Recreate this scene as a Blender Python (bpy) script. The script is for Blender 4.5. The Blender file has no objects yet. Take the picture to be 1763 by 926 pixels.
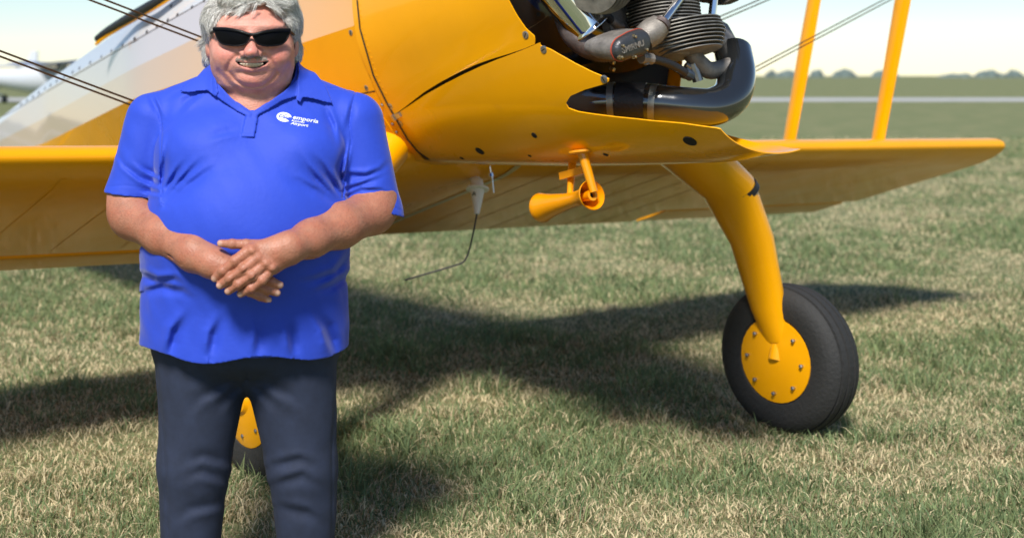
import bpy, bmesh, math, random
import numpy as np
from mathutils import Vector, Matrix
from mathutils.bvhtree import BVHTree

# ------------------------------------------------------------------ camera, sky, sun, exposure
scene = bpy.context.scene
FPX, PCX, PCY, CAM_H = 2320.0, 600.0, 130.0, 1.58      # focal length and principal point in the photograph's pixels, eye height in metres
IMG_W, IMG_H = 1763.0, 926.0
cam_data = bpy.data.cameras.new('camera')
cam = bpy.data.objects.new('camera', cam_data)
scene.collection.objects.link(cam)
cam.location = (0, 0, CAM_H)
cam.rotation_euler = (math.radians(90), 0, 0)
cam_data.sensor_width = 36.0
cam_data.lens = 36.0 * FPX / IMG_W
cam_data.shift_x = (IMG_W / 2 - PCX) / IMG_W
cam_data.shift_y = (PCY - IMG_H / 2) / IMG_W
cam_data.clip_end = 6000
cam_data.dof.use_dof = True
cam_data.dof.focus_distance = 4.4
cam_data.dof.aperture_fstop = 2.4
scene.camera = cam

SUN_EL, SUN_AZ = 48.0, -18.0           # azimuth measured from straight behind the camera, negative is to its left
world = bpy.data.worlds.new('World')
scene.world = world
world.use_nodes = True
wn = world.node_tree.nodes
bg = wn['Background']
sky = wn.new('ShaderNodeTexSky')
sky.sky_type = 'NISHITA'
sky.sun_disc = False
sky.sun_elevation = math.radians(SUN_EL)
sky.air_density = 1.0
sky.dust_density = 0.0
sky.altitude = 700
sky.ozone_density = 2.2
world.node_tree.links.new(sky.outputs[0], bg.inputs[0])
bg.inputs[1].default_value = 0.075

sx, sy = math.sin(math.radians(SUN_AZ)), -math.cos(math.radians(SUN_AZ))
sun_dir = Vector((sx * math.cos(math.radians(SUN_EL)), sy * math.cos(math.radians(SUN_EL)), math.sin(math.radians(SUN_EL))))
sky.sun_rotation = math.atan2(sun_dir.x, sun_dir.y)
sun_data = bpy.data.lights.new('sun', 'SUN')
sun_data.energy = 3.6
sun_data.angle = math.radians(11.0)
sun_data.color = (1.0, 0.955, 0.88)
sun = bpy.data.objects.new('sun', sun_data)
scene.collection.objects.link(sun)
sun.rotation_euler = sun_dir.to_track_quat('Z', 'Y').to_euler()

scene.view_settings.view_transform = 'Standard'
scene.view_settings.look = 'None'
scene.view_settings.gamma = 1.0
scene.view_settings.exposure = 0.65
scene.render.engine = 'CYCLES'
scene.cycles.max_bounces = 8
scene.cycles.use_denoising = True

random.seed(7)
rng = np.random.default_rng(7)

# ------------------------------------------------------------------ helpers
def srgb(r, g, b):
    def c(v):
        v /= 255.0
        return v / 12.92 if v <= 0.04045 else ((v + 0.055) / 1.055) ** 2.4
    return (c(r), c(g), c(b))

def mat(name, col, rough=0.5, metal=0.0, coat=0.0, coat_rough=0.05, bump=0.0, bump_scale=60.0, var=0.0, var_scale=8.0,
        sss=0.0, sheen=0.0, attr=None, spec=0.5, rough_var=0.0):
    m = bpy.data.materials.new(name)
    m.use_nodes = True
    nt = m.node_tree
    p = nt.nodes['Principled BSDF']
    p.inputs['Base Color'].default_value = (*col, 1)
    p.inputs['Roughness'].default_value = rough
    p.inputs['Metallic'].default_value = metal
    p.inputs['Coat Weight'].default_value = coat
    p.inputs['Coat Roughness'].default_value = coat_rough
    p.inputs['Specular IOR Level'].default_value = spec
    if sss:
        p.inputs['Subsurface Weight'].default_value = sss
        p.inputs['Subsurface Radius'].default_value = (0.012, 0.005, 0.003)
        p.inputs['Subsurface Scale'].default_value = 1.0
    if sheen:
        p.inputs['Sheen Weight'].default_value = sheen
        p.inputs['Sheen Roughness'].default_value = 0.4
    tc = nt.nodes.new('ShaderNodeTexCoord')
    src = None
    if attr:
        a = nt.nodes.new('ShaderNodeAttribute'); a.attribute_name = attr
        src = a.outputs['Color']
    if var > 0 or attr:
        n = nt.nodes.new('ShaderNodeTexNoise'); n.inputs['Scale'].default_value = var_scale
        n.inputs['Detail'].default_value = 6.0; n.inputs['Roughness'].default_value = 0.62
        nt.links.new(tc.outputs['Object'], n.inputs['Vector'])
        mr = nt.nodes.new('ShaderNodeMapRange')
        mr.inputs[1].default_value = 0.25; mr.inputs[2].default_value = 0.75
        mr.inputs[3].default_value = 1.0 - var; mr.inputs[4].default_value = 1.0 + var
        nt.links.new(n.outputs['Fac'], mr.inputs[0])
        mx = nt.nodes.new('ShaderNodeVectorMath'); mx.operation = 'SCALE'
        if src is not None:
            nt.links.new(src, mx.inputs[0])
        else:
            mx.inputs[0].default_value = col
        nt.links.new(mr.outputs[0], mx.inputs['Scale'])
        nt.links.new(mx.outputs[0], p.inputs['Base Color'])
    if rough_var > 0:
        n3 = nt.nodes.new('ShaderNodeTexNoise'); n3.inputs['Scale'].default_value = var_scale * 1.7
        n3.inputs['Detail'].default_value = 5
        nt.links.new(tc.outputs['Object'], n3.inputs['Vector'])
        m3 = nt.nodes.new('ShaderNodeMapRange'); m3.inputs[1].default_value = 0.3; m3.inputs[2].default_value = 0.7
        m3.inputs[3].default_value = max(0.0, rough - rough_var); m3.inputs[4].default_value = rough + rough_var
        nt.links.new(n3.outputs['Fac'], m3.inputs[0]); nt.links.new(m3.outputs[0], p.inputs['Roughness'])
    if bump > 0:
        n2 = nt.nodes.new('ShaderNodeTexNoise'); n2.inputs['Scale'].default_value = bump_scale
        n2.inputs['Detail'].default_value = 4.0
        nt.links.new(tc.outputs['Object'], n2.inputs['Vector'])
        b = nt.nodes.new('ShaderNodeBump'); b.inputs['Strength'].default_value = bump; b.inputs['Distance'].default_value = 0.01
        nt.links.new(n2.outputs['Fac'], b.inputs['Height']); nt.links.new(b.outputs[0], p.inputs['Normal'])
        if coat: nt.links.new(b.outputs[0], p.inputs['Coat Normal'])
    return m

def link_mesh(name, me, material, parent=None):
    o = bpy.data.objects.new(name, me)
    scene.collection.objects.link(o)
    for m in (material if isinstance(material, (list, tuple)) else [material]):
        if m is not None and m.name not in [x.name for x in me.materials if x]:
            me.materials.append(m)
    if parent is not None:
        o.parent = parent
        if parent.parent is None:
            o.location = -parent.location
    return o

def mk(name, verts, faces, material, parent=None, smooth=True, angle=None):
    me = bpy.data.meshes.new(name)
    me.from_pydata([tuple(map(float, v)) for v in verts], [], [tuple(map(int, q)) for q in faces])
    me.update()
    bm = bmesh.new(); bm.from_mesh(me)
    bmesh.ops.recalc_face_normals(bm, faces=bm.faces)
    bm.to_mesh(me); bm.free()
    if smooth:
        me.polygons.foreach_set('use_smooth', [True] * len(me.polygons))
        if angle is not None:
            me.set_sharp_from_angle(angle=math.radians(angle))
    return link_mesh(name, me, material, parent)

def tag(o, label, cat=None, group=None, kind=None):
    if label: o['label'] = label
    if cat: o['category'] = cat
    if group: o['group'] = group
    if kind: o['kind'] = kind
    return o

def empty(name, loc):
    o = bpy.data.objects.new(name, None)
    scene.collection.objects.link(o)
    o.location = loc
    o.empty_display_size = 0.2
    return o

def ray_dir(px, py):
    return Vector(((px - PCX) / FPX, 1.0, -(py - PCY) / FPX))

CAM_POS = Vector((0, 0, CAM_H))
def at(px, py, Y):
    return CAM_POS + ray_dir(px, py) * Y

class Geo:
    """collects vertices and faces of one mesh"""
    def __init__(s): s.v, s.f = [], []
    def add(s, vs, fs):
        n = len(s.v); s.v += [Vector(v) for v in vs]; s.f += [tuple(i + n for i in q) for q in fs]
    def tube(s, pts, rad, seg=14, caps=True, squash=None):
        pts = [Vector(p) for p in pts]; n = len(pts)
        if not hasattr(rad, '__len__'): rad = [rad] * n
        rings = []; prev = None
        for i, p in enumerate(pts):
            t = (pts[min(i + 1, n - 1)] - pts[max(i - 1, 0)]).normalized()
            if prev is None:
                a = t.cross(Vector((0, 0, 1)))
                if a.length < 0.1: a = t.cross(Vector((1, 0, 0)))
            else:
                a = prev - t * prev.dot(t)
            a.normalize(); b = t.cross(a); prev = a
            rings.append([p + (a * math.cos(2 * math.pi * k / seg) + b * math.sin(2 * math.pi * k / seg)) * rad[i] for k in range(seg)])
        vs = [v for r in rings for v in r]
        fs = [(i * seg + k, i * seg + (k + 1) % seg, (i + 1) * seg + (k + 1) % seg, (i + 1) * seg + k) for i in range(n - 1) for k in range(seg)]
        if caps:
            fs.append(tuple(range(seg))[::-1]); fs.append(tuple((n - 1) * seg + k for k in range(seg)))
        s.add(vs, fs)
    def lathe(s, c, axis, prof, seg=24, cap0=True, cap1=True):
        """prof: list of (distance along axis, radius)"""
        axis = Vector(axis).normalized(); c = Vector(c)
        a = axis.cross(Vector((0, 0, 1)))
        if a.length < 0.1: a = axis.cross(Vector((1, 0, 0)))
        a.normalize(); b = axis.cross(a)
        vs = [c + axis * h + (a * math.cos(2 * math.pi * k / seg) + b * math.sin(2 * math.pi * k / seg)) * r for h, r in prof for k in range(seg)]
        n = len(prof)
        fs = [(i * seg + k, i * seg + (k + 1) % seg, (i + 1) * seg + (k + 1) % seg, (i + 1) * seg + k) for i in range(n - 1) for k in range(seg)]
        if cap0: fs.append(tuple(range(seg))[::-1])
        if cap1: fs.append(tuple((n - 1) * seg + k for k in range(seg)))
        s.add(vs, fs)
    def box(s, c, ex, ey, ez):
        c, ex, ey, ez = Vector(c), Vector(ex), Vector(ey), Vector(ez)
        vs = [c + ex * a + ey * b + ez * d for a in (-1, 1) for b in (-1, 1) for d in (-1, 1)]
        s.add(vs, [(0, 1, 3, 2), (4, 6, 7, 5), (0, 4, 5, 1), (2, 3, 7, 6), (0, 2, 6, 4), (1, 5, 7, 3)])
    def loft(s, rings, closed=True, caps=True):
        m = len(rings[0]); n = len(rings)
        vs = [v for r in rings for v in r]
        kk = m if closed else m - 1
        fs = [(i * m + k, i * m + (k + 1) % m, (i + 1) * m + (k + 1) % m, (i + 1) * m + k) for i in range(n - 1) for k in range(kk)]
        if caps and closed:
            fs.append(tuple(range(m))[::-1]); fs.append(tuple((n - 1) * m + k for k in range(m)))
        s.add(vs, fs)
    def build(s, name, material, parent=None, smooth=True, angle=40):
        return mk(name, s.v, s.f, material, parent, smooth, angle)

def smooth_path(pts, n=8):
    """Catmull-Rom through points"""
    pts = [Vector(p) for p in pts]; out = []
    for i in range(len(pts) - 1):
        p0, p1, p2, p3 = pts[max(i - 1, 0)], pts[i], pts[i + 1], pts[min(i + 2, len(pts) - 1)]
        for k in range(n):
            t = k / n
            out.append(0.5 * ((2 * p1) + (p2 - p0) * t + (2 * p0 - 5 * p1 + 4 * p2 - p3) * t * t + (3 * p1 - p0 - 3 * p2 + p3) * t ** 3))
    out.append(pts[-1])
    return out

# ------------------------------------------------------------------ materials
M = {}
M['yellow'] = mat('yellow_paint', (0.90, 0.385, 0.0), rough=0.35, coat=0.55, coat_rough=0.03, bump=0.014, bump_scale=3.0, spec=0.22, var=0.05, var_scale=2.2, rough_var=0.10)
M['yellow_fabric'] = mat('yellow_doped_fabric', (0.86, 0.36, 0.0), rough=0.4, coat=0.4, coat_rough=0.08, spec=0.22, rough_var=0.08, bump=0.03, bump_scale=5.0, var=0.05, var_scale=2.0)
def sky_sheen_band():  # sky reflection on the yellow side painted as colour, weaker towards the nose
    m = mat('painted_sky_sheen', (0.62, 0.46, 0.31), rough=0.3, coat=1.0, coat_rough=0.04)
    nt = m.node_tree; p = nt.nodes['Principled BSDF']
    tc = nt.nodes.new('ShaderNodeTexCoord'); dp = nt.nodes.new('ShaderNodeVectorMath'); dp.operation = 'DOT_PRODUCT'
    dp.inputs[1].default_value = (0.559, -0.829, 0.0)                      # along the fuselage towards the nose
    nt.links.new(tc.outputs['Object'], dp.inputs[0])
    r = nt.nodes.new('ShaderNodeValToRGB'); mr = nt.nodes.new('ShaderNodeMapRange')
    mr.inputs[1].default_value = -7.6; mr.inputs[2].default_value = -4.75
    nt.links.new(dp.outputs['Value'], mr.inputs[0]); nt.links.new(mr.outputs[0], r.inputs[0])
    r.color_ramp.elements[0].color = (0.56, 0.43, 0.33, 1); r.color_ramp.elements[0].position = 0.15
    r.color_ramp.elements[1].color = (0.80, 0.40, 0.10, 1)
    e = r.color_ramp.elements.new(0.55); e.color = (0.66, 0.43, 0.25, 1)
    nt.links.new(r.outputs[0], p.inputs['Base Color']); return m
M['cream'] = sky_sheen_band()
M['white'] = mat('painted_sheen_white', (0.56, 0.53, 0.55), rough=0.3, coat=1.0, coat_rough=0.04)  # sky mirrored in the yellow upper side, put into the base colour
M['deck_sheen'] = mat('deck_painted_sheen', (0.66, 0.67, 0.70), rough=0.3, coat=1.0, coat_rough=0.04)  # sky sheen of the yellow top decking, painted as pale colour
M['dark'] = mat('black_void', (0.006, 0.006, 0.006), rough=0.8)
M['black_gloss'] = mat('black_gloss', (0.012, 0.013, 0.014), rough=0.14, coat=1.0, coat_rough=0.02, spec=0.9)
M['black_rubber'] = mat('black_rubber', (0.013, 0.013, 0.015), rough=0.5, bump=0.3, bump_scale=90)
M['leather'] = mat('black_leather', (0.02, 0.02, 0.022), rough=0.45, bump=0.3, bump_scale=120)
M['chrome'] = mat('chrome', (0.78, 0.79, 0.82), rough=0.07, metal=1.0)
M['steel'] = mat('steel', (0.36, 0.36, 0.37), rough=0.36, metal=0.9, var=0.25, var_scale=40)
M['cast'] = mat('cast_aluminium', (0.25, 0.225, 0.20), rough=0.55, metal=0.45, bump=0.3, bump_scale=200, var=0.45, var_scale=22, rough_var=0.12)
M['cover'] = mat('dark_rocker_cover', (0.085, 0.085, 0.09), rough=0.38, metal=0.65, bump=0.2, bump_scale=140, var=0.2, var_scale=25)
M['fin'] = mat('cylinder_fins', (0.29, 0.27, 0.24), rough=0.5, metal=0.6, var=0.4, var_scale=22)
M['rusty'] = mat('heat_stained_steel', (0.15, 0.115, 0.105), rough=0.48, metal=0.55, bump=0.3, bump_scale=70, var=0.45, var_scale=16)
M['gasket'] = mat('red_gasket', (0.42, 0.07, 0.04), rough=0.6)
M['brass'] = mat('brass_bolt', (0.42, 0.33, 0.20), rough=0.35, metal=0.9)
M['clamp'] = mat('steel_clamp', (0.27, 0.27, 0.24), rough=0.4, metal=0.8, var=0.2, var_scale=40)
M['wire'] = mat('bronze_wire', (0.10, 0.055, 0.025), rough=0.4, metal=0.5)
M['white_plastic'] = mat('white_antenna', (0.80, 0.79, 0.77), rough=0.4, var=0.05, var_scale=20)
M['whip'] = mat('dark_whip', (0.035, 0.035, 0.035), rough=0.5)
M['venturi'] = mat('orange_yellow_enamel', (0.84, 0.31, 0.0), rough=0.34, coat=0.5, coat_rough=0.1, bump=0.05, bump_scale=60)
M['tyre'] = mat('tyre', (0.02, 0.02, 0.02), rough=0.75, bump=0.4, bump_scale=60)

# ------------------------------------------------------------------ ground
def ground_material():
    m = bpy.data.materials.new('dry_turf'); m.use_nodes = True
    nt = m.node_tree; p = nt.nodes['Principled BSDF']; p.inputs['Roughness'].default_value = 0.95
    p.inputs['Specular IOR Level'].default_value = 0.15
    tc = nt.nodes.new('ShaderNodeTexCoord')
    def noise(s, d=6, r=0.6):
        n = nt.nodes.new('ShaderNodeTexNoise'); n.inputs['Scale'].default_value = s; n.inputs['Detail'].default_value = d
        n.inputs['Roughness'].default_value = r
        nt.links.new(tc.outputs['Object'], n.inputs['Vector']); return n
    a, b = noise(0.9), noise(14.0)
    r1 = nt.nodes.new('ShaderNodeValToRGB')
    r1.color_ramp.elements[0].position = 0.36; r1.color_ramp.elements[0].color = (0.11, 0.14, 0.06, 1)
    r1.color_ramp.elements[1].position = 0.66; r1.color_ramp.elements[1].color = (0.27, 0.235, 0.13, 1)
    e = r1.color_ramp.elements.new(0.5); e.color = (0.17, 0.19, 0.09, 1)
    mx = nt.nodes.new('ShaderNodeMath'); mx.operation = 'MULTIPLY_ADD'; mx.inputs[1].default_value = 0.45
    nt.links.new(b.outputs['Fac'], mx.inputs[0])
    ml = nt.nodes.new('ShaderNodeMath'); ml.operation = 'MULTIPLY'; ml.inputs[1].default_value = 0.55
    nt.links.new(a.outputs['Fac'], ml.inputs[0]); nt.links.new(ml.outputs[0], mx.inputs[2])
    nt.links.new(mx.outputs[0], r1.inputs[0]); nt.links.new(r1.outputs[0], p.inputs['Base Color'])
    bp = nt.nodes.new('ShaderNodeBump'); bp.inputs['Strength'].default_value = 0.7; bp.inputs['Distance'].default_value = 0.03
    nt.links.new(b.outputs['Fac'], bp.inputs['Height']); nt.links.new(bp.outputs[0], p.inputs['Normal'])
    return m

M['turf'] = ground_material()
gv, gf = [], []
gx = [-3000, -400, -60, -12, 0, 12, 60, 400, 3000]; gy = [-60, 0, 6, 20, 60, 200, 800, 4000]
for y in gy:
    for x in gx: gv.append((x, y, 0))
for j in range(len(gy) - 1):
    for i in range(len(gx) - 1):
        k = j * len(gx) + i; gf.append((k, k + 1, k + 1 + len(gx), k + len(gx)))
g = mk('ground', gv, gf, M['turf'])
tag(g, 'flat field of patchy green and straw coloured turf', None, None, 'structure')
# pale taxiway far behind the tail
w = mk('taxiway', [(-400, 82, 0.004), (400, 82, 0.004), (400, 94, 0.004), (-400, 94, 0.004)], [(0, 1, 2, 3)],
       mat('pale_concrete', (0.42, 0.42, 0.42), rough=0.9, var=0.08, var_scale=0.4))
tag(w, 'pale concrete taxiway across the field', None, None, 'structure')

# grass blades, one mass
def vnoise(x, y, s, seed):
    r = np.random.default_rng(seed); G = r.random((256, 256)).astype(np.float32)
    fx, fy = x * s, y * s
    ix, iy = np.floor(fx).astype(int), np.floor(fy).astype(int)
    tx, ty = fx - ix, fy - iy
    tx, ty = tx * tx * (3 - 2 * tx), ty * ty * (3 - 2 * ty)
    g0 = G[ix % 256, iy % 256] * (1 - tx) + G[(ix + 1) % 256, iy % 256] * tx
    g1 = G[ix % 256, (iy + 1) % 256] * (1 - tx) + G[(ix + 1) % 256, (iy + 1) % 256] * tx
    return g0 * (1 - ty) + g1 * ty

def make_grass():
    n = 620000
    # spread so that nearer ground is denser; wedge of the field in front of the camera and a margin beside it
    u = rng.random(n)
    Y = 3.0 * (34.0 / 3.0) ** (u ** 0.82)
    X = (rng.random(n) * 1.12 - 0.40) * Y * 0.98 + (rng.random(n) - 0.5) * 1.6
    patch = 0.5 * vnoise(X + 40, Y + 40, 0.9, 1) + 0.3 * vnoise(X + 40, Y + 40, 3.1, 2) + 0.2 * vnoise(X + 9, Y + 90, 9.0, 3)
    dry = np.clip((patch - 0.40) / 0.22, 0, 1)
    keep = rng.random(n) < (1.0 - 0.45 * np.clip((patch - 0.55) / 0.15, 0, 1))
    X, Y, dry = X[keep], Y[keep], dry[keep]; n = len(X)
    isdry = rng.random(n) < (0.25 + 0.65 * dry)
    h = (0.020 + 0.040 * rng.random(n) ** 1.6) * (1.1 - 0.4 * dry) * (1 + 0.6 * (vnoise(X, Y, 1.7, 5) - 0.4))
    h[isdry] *= 0.8
    h *= 1.0 + 0.9 * np.clip((vnoise(X + 3, Y + 7, 5.0, 8) - 0.68) / 0.12, 0, 1)      # taller tufts
    lean = rng.normal(0, 0.55, (n, 2)) * h[:, None]; lean[isdry] *= 1.7
    w = (0.0019 + 0.0019 * rng.random(n)) * (1 + 0.10 * np.clip(Y - 5, 0, 30))
    th = rng.random(n) * math.pi
    dx, dy = np.cos(th) * w, np.sin(th) * w
    co = np.zeros((n, 5, 3), np.float32)
    co[:, 0] = np.stack([X - dx, Y - dy, np.zeros(n) - 0.004], 1)
    co[:, 1] = np.stack([X + dx, Y + dy, np.zeros(n) - 0.004], 1)
    mx_, my_ = X + lean[:, 0] * 0.35, Y + lean[:, 1] * 0.35
    co[:, 2] = np.stack([mx_ + dx * 0.75, my_ + dy * 0.75, h * 0.6], 1)
    co[:, 3] = np.stack([mx_ - dx * 0.75, my_ - dy * 0.75, h * 0.6], 1)
    co[:, 4] = np.stack([X + lean[:, 0], Y + lean[:, 1], h * np.where(isdry, 0.75, 1.0)], 1)
    me = bpy.data.meshes.new('grass')
    me.vertices.add(n * 5); me.vertices.foreach_set('co', co.ravel())
    base = (np.arange(n) * 5)[:, None]
    quads = base + np.array([0, 1, 2, 3]); tris = base + np.array([3, 2, 4])
    me.loops.add(n * 7); me.loops.foreach_set('vertex_index', np.concatenate([quads.ravel(), tris.ravel()]).astype(np.int32))
    me.polygons.add(n * 2)
    me.polygons.foreach_set('loop_start', np.concatenate([np.arange(n) * 4, n * 4 + np.arange(n) * 3]).astype(np.int32))
    me.update(calc_edges=True)
    col = np.zeros((n, 5, 4), np.float32); col[..., 3] = 1
    g = np.array([0.165, 0.195, 0.085]); g2 = np.array([0.095, 0.140, 0.065]); s1 = np.array([0.46, 0.39, 0.24]); s2 = np.array([0.32, 0.265, 0.165])
    k = rng.random((n, 1))
    c = np.where(isdry[:, None], s1 * k + s2 * (1 - k), g * k + g2 * (1 - k)) * 1.55 * (0.8 + 0.4 * rng.random((n, 1)))
    col[:, :, :3] = c[:, None, :]
    at_ = me.color_attributes.new('Col', 'FLOAT_COLOR', 'POINT'); at_.data.foreach_set('color', col.ravel())
    m = bpy.data.materials.new('grass_blades'); m.use_nodes = True; nt = m.node_tree; p = nt.nodes['Principled BSDF']
    a = nt.nodes.new('ShaderNodeAttribute'); a.attribute_name = 'Col'
    nt.links.new(a.outputs['Color'], p.inputs['Base Color']); p.inputs['Roughness'].default_value = 0.6
    p.inputs['Specular IOR Level'].default_value = 0.25
    tr = nt.nodes.new('ShaderNodeBsdfTranslucent'); nt.links.new(a.outputs['Color'], tr.inputs['Color'])
    ms = nt.nodes.new('ShaderNodeMixShader'); ms.inputs[0].default_value = 0.3
    nt.links.new(p.outputs[0], ms.inputs[1]); nt.links.new(tr.outputs[0], ms.inputs[2])
    nt.links.new(ms.outputs[0], nt.nodes['Material Output'].inputs['Surface'])
    o = link_mesh('grass', me, m)
    tag(o, 'short mown grass with straw patches over the field', 'grass', None, 'stuff')
make_grass()

# far trees on the horizon: one hazy mass
def far_trees():
    G = Geo(); r = random.Random(3)
    x = -900
    while x < 1500:
        Y = 900 + r.uniform(-60, 60); h = r.uniform(3.0, 6.5); wd = r.uniform(8, 22)
        n = 9
        pts = [(x + wd * (k / (n - 1) - 0.5), Y + r.uniform(-2, 2), h * (math.sin(math.pi * k / (n - 1)) ** 0.5) * r.uniform(0.75, 1.0)) for k in range(n)]
        vs = [(p[0], p[1] - 3, p[2] * 0.7) for p in pts] + [(p[0], p[1], p[2]) for p in pts] + [(p[0], p[1] - 4, -0.3) for p in pts] + [(p[0], p[1] + 4, -0.3) for p in pts]
        fs = []
        for k in range(n - 1):
            fs += [(2 * n + k, 2 * n + k + 1, k + 1, k), (k, k + 1, n + k + 1, n + k), (n + k, n + k + 1, 3 * n + k + 1, 3 * n + k)]
        G.add(vs, fs); x += wd * r.uniform(0.4, 1.5)
    o = G.build('treeline', mat('far_foliage', (0.13, 0.17, 0.16), rough=1.0, var=0.35, var_scale=0.3), None, smooth=False)
    tag(o, 'low hazy line of distant trees along the horizon', 'trees', None, 'stuff')
far_trees()

# ------------------------------------------------------------------ the biplane: body axes
A_, P_, RO_ = math.radians(34), math.radians(10), math.radians(1.0)
FW = Vector((math.sin(A_) * math.cos(P_), -math.cos(A_) * math.cos(P_), math.sin(P_)))
_R = Vector((-math.cos(A_), -math.sin(A_), 0.0)); _U = _R.cross(FW)
RT = _R * math.cos(RO_) + _U * math.sin(RO_)
UP = _U * math.cos(RO_) - _R * math.sin(RO_)
ORG = Vector((0.47, 6.2, 1.72))
def B(xf, r, u): return ORG + FW * xf + RT * r + UP * u
def body(P):
    d = Vector(P) - ORG; return d.dot(FW), d.dot(RT), d.dot(UP)
def PT(px, py, xf):
    d = ray_dir(px, py); return CAM_POS + d * ((ORG + FW * xf - CAM_POS).dot(FW) / d.dot(FW))

plane = empty('biplane', (0.5, 6.3, 0.0))
tag(plane, 'yellow biplane with bare radial engine parked on the grass behind the man', 'airplane')

# --- cowl surface: t along the nose, phi round it (0 up, positive to the near side)
RA = [(0.0, 0.80), (0.22, 0.745), (0.38, 0.61), (0.48, 0.37), (0.53, 0.08), (0.47, -0.15), (0.41, -0.28), (0.31, -0.43), (0.21, -0.525), (0.10, -0.543), (0.0, -0.546)]
UCA, UCF, COWL_L = 0.08, 0.06, 1.50
_pa = np.array([math.atan2(r, u - UCA) for r, u in RA]); _pr = np.array([math.hypot(r, u - UCA) for r, u in RA])
_k = np.linspace(0, math.pi, 721); _v = np.interp(_k, _pa, _pr)
_ext = np.concatenate([_v[::-1], _v, _v[::-1]])
_ker = np.exp(-0.5 * (np.arange(-60, 61) / 16.0) ** 2); _ker /= _ker.sum()
_v = np.convolve(_ext, _ker, 'same')[721:1442]
def rhoA(phi):
    phi = abs((phi + math.pi) % (2 * math.pi) - math.pi)
    return float(np.interp(phi, _k, _v))
def cowl(t, phi, off=0.0):
    s = min(max(t, 0), 1)
    w = s * s * (3 - 2 * s) * 0.5 + s * 0.5
    rho = rhoA(phi) * (1 - 0.02 * w) + 0.012 * math.sin(math.pi * s) + 0.17 * s * max(0.0, -math.cos(phi)) ** 3 + off
    uc = UCA * (1 - w) + UCF * w
    return B(t * COWL_L, rho * math.sin(phi), uc + rho * math.cos(phi))

_vs, _fs = [], []; NT, NP = 80, 160
for i in range(NT + 1):
    for k in range(NP): _vs.append(cowl(1.35 * i / NT, 2 * math.pi * k / NP))
for i in range(NT):
    for k in range(NP): _fs.append((i * NP + k, i * NP + (k + 1) % NP, (i + 1) * NP + (k + 1) % NP, (i + 1) * NP + k))
COWL_BVH = BVHTree.FromPolygons(_vs, _fs)
def hit(px, py, bvh=None):
    loc, nor, _, _ = (bvh or COWL_BVH).ray_cast(CAM_POS, ray_dir(px, py).normalized())
    if loc is None: return None
    if nor.dot(ray_dir(px, py)) > 0: nor = -nor
    return loc, nor
def tphi(px, py):
    h = hit(px, py)
    if h is None: return None
    xf, r, u = body(h[0]); t = xf / COWL_L; s_ = min(max(t, 0), 1); w = s_ * s_ * (3 - 2 * s_) * 0.5 + s_ * 0.5
    return t, math.atan2(r, u - (UCA * (1 - w) + UCF * w)) % (2 * math.pi)

def panel(name, t_lo, t_hi, ph_lo, ph_hi, material, nt=48, nphi=80, thick=0.004, off=0.0, parent=None, label=None):
    """curved sheet over the cowl surface; t limits are functions of phi fraction or numbers, phi limits functions of t"""
    vs = []
    for lay in (off, off - thick):
        for i in range(nt + 1):
            for k in range(nphi + 1):
                q = k / nphi; a = i / nt
                t = a
                for _ in range(2):
                    phi = ph_lo(t) * (1 - q) + ph_hi(t) * q
                    lo = t_lo(phi) if callable(t_lo) else t_lo; hi = t_hi(phi) if callable(t_hi) else t_hi
                    t = lo + (hi - lo) * a
                vs.append(cowl(t, phi, lay))
    m = nphi + 1; n1 = (nt + 1) * m; fs = []
    for i in range(nt):
        for k in range(nphi):
            q = (i * m + k, i * m + k + 1, (i + 1) * m + k + 1, (i + 1) * m + k)
            fs.append(q); fs.append(tuple(n1 + x for x in q)[::-1])
    edge = [k for k in range(m)] + [i * m + nphi for i in range(1, nt + 1)] + [nt * m + k for k in range(nphi - 1, -1, -1)] + [i * m for i in range(nt - 1, 0, -1)]
    for a, b in zip(edge, edge[1:] + edge[:1]): fs.append((a, b, n1 + b, n1 + a))
    o = mk(name, vs, fs, material, parent, True, 50)
    if label: o['label'] = label
    return o


gp = [tphi(*q) for q in [(690, 191), (700, 184), (730, 162), (760, 144), (790, 128), (820, 114), (850, 103), (880, 93), (905, 84), (928, 74)]]
g_t = np.array([q[0] for q in gp]); g_p = np.array([q[1] for q in gp])
gap_phi = lambda t: float(np.interp(t, g_t, g_p)) - (0.0 if t > g_t[0] else (g_t[0] - t) * -0.55)
gap_w = lambda t: 0.004 + 0.022 * math.sin(math.pi * min(max((t - 0.03) / 0.66, 0), 1)) ** 1.3
def edge_curve(pts, tail):
    q = [tphi(*p) for p in pts]
    return np.array([a[1] for a in q] + [x[1] for x in tail]), np.array([a[0] for a in q] + [x[0] for x in tail])
uq = [tphi(*p) for p in [(875, 0), (890, 28), (905, 50), (920, 63)]]
up_p = np.array([0.0] + [q[1] for q in uq]); up_t = np.array([uq[0][0] - 0.02] + [q[0] for q in uq])
up_edge = lambda p: float(np.interp(p, up_p, up_t)) - 0.010 * math.exp(-((p - gap_phi(0.66)) / 0.035) ** 2)
lq = [tphi(*p) for p in [(935, 78), (960, 93), (990, 110), (1020, 125), (1040, 133)]]
tip = tphi(1055, 141); pn = tip[1]
low_notch = [tphi(*p) for p in [(974, 178), (979, 187), (995, 193), (1020, 197), (1060, 202), (1100, 206), (1140, 210), (1175, 213)]]
low_notch = sorted([q for q in low_notch if q is not None and q[1] > pn + 0.03], key=lambda q: q[1])
print('low notch', [tuple(round(x, 3) for x in q) for q in low_notch], 'tip', tip)
lo_p = [q[1] for q in lq] + [pn - 0.012, pn + 0.002, pn + 0.012, pn + 0.03] + [q[1] for q in low_notch]
lo_t = [q[0] for q in lq] + [tip[0] - 0.006, tip[0] - 0.02, tip[0] - 0.10, tip[0] - 0.155] + [q[0] for q in low_notch]
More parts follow.
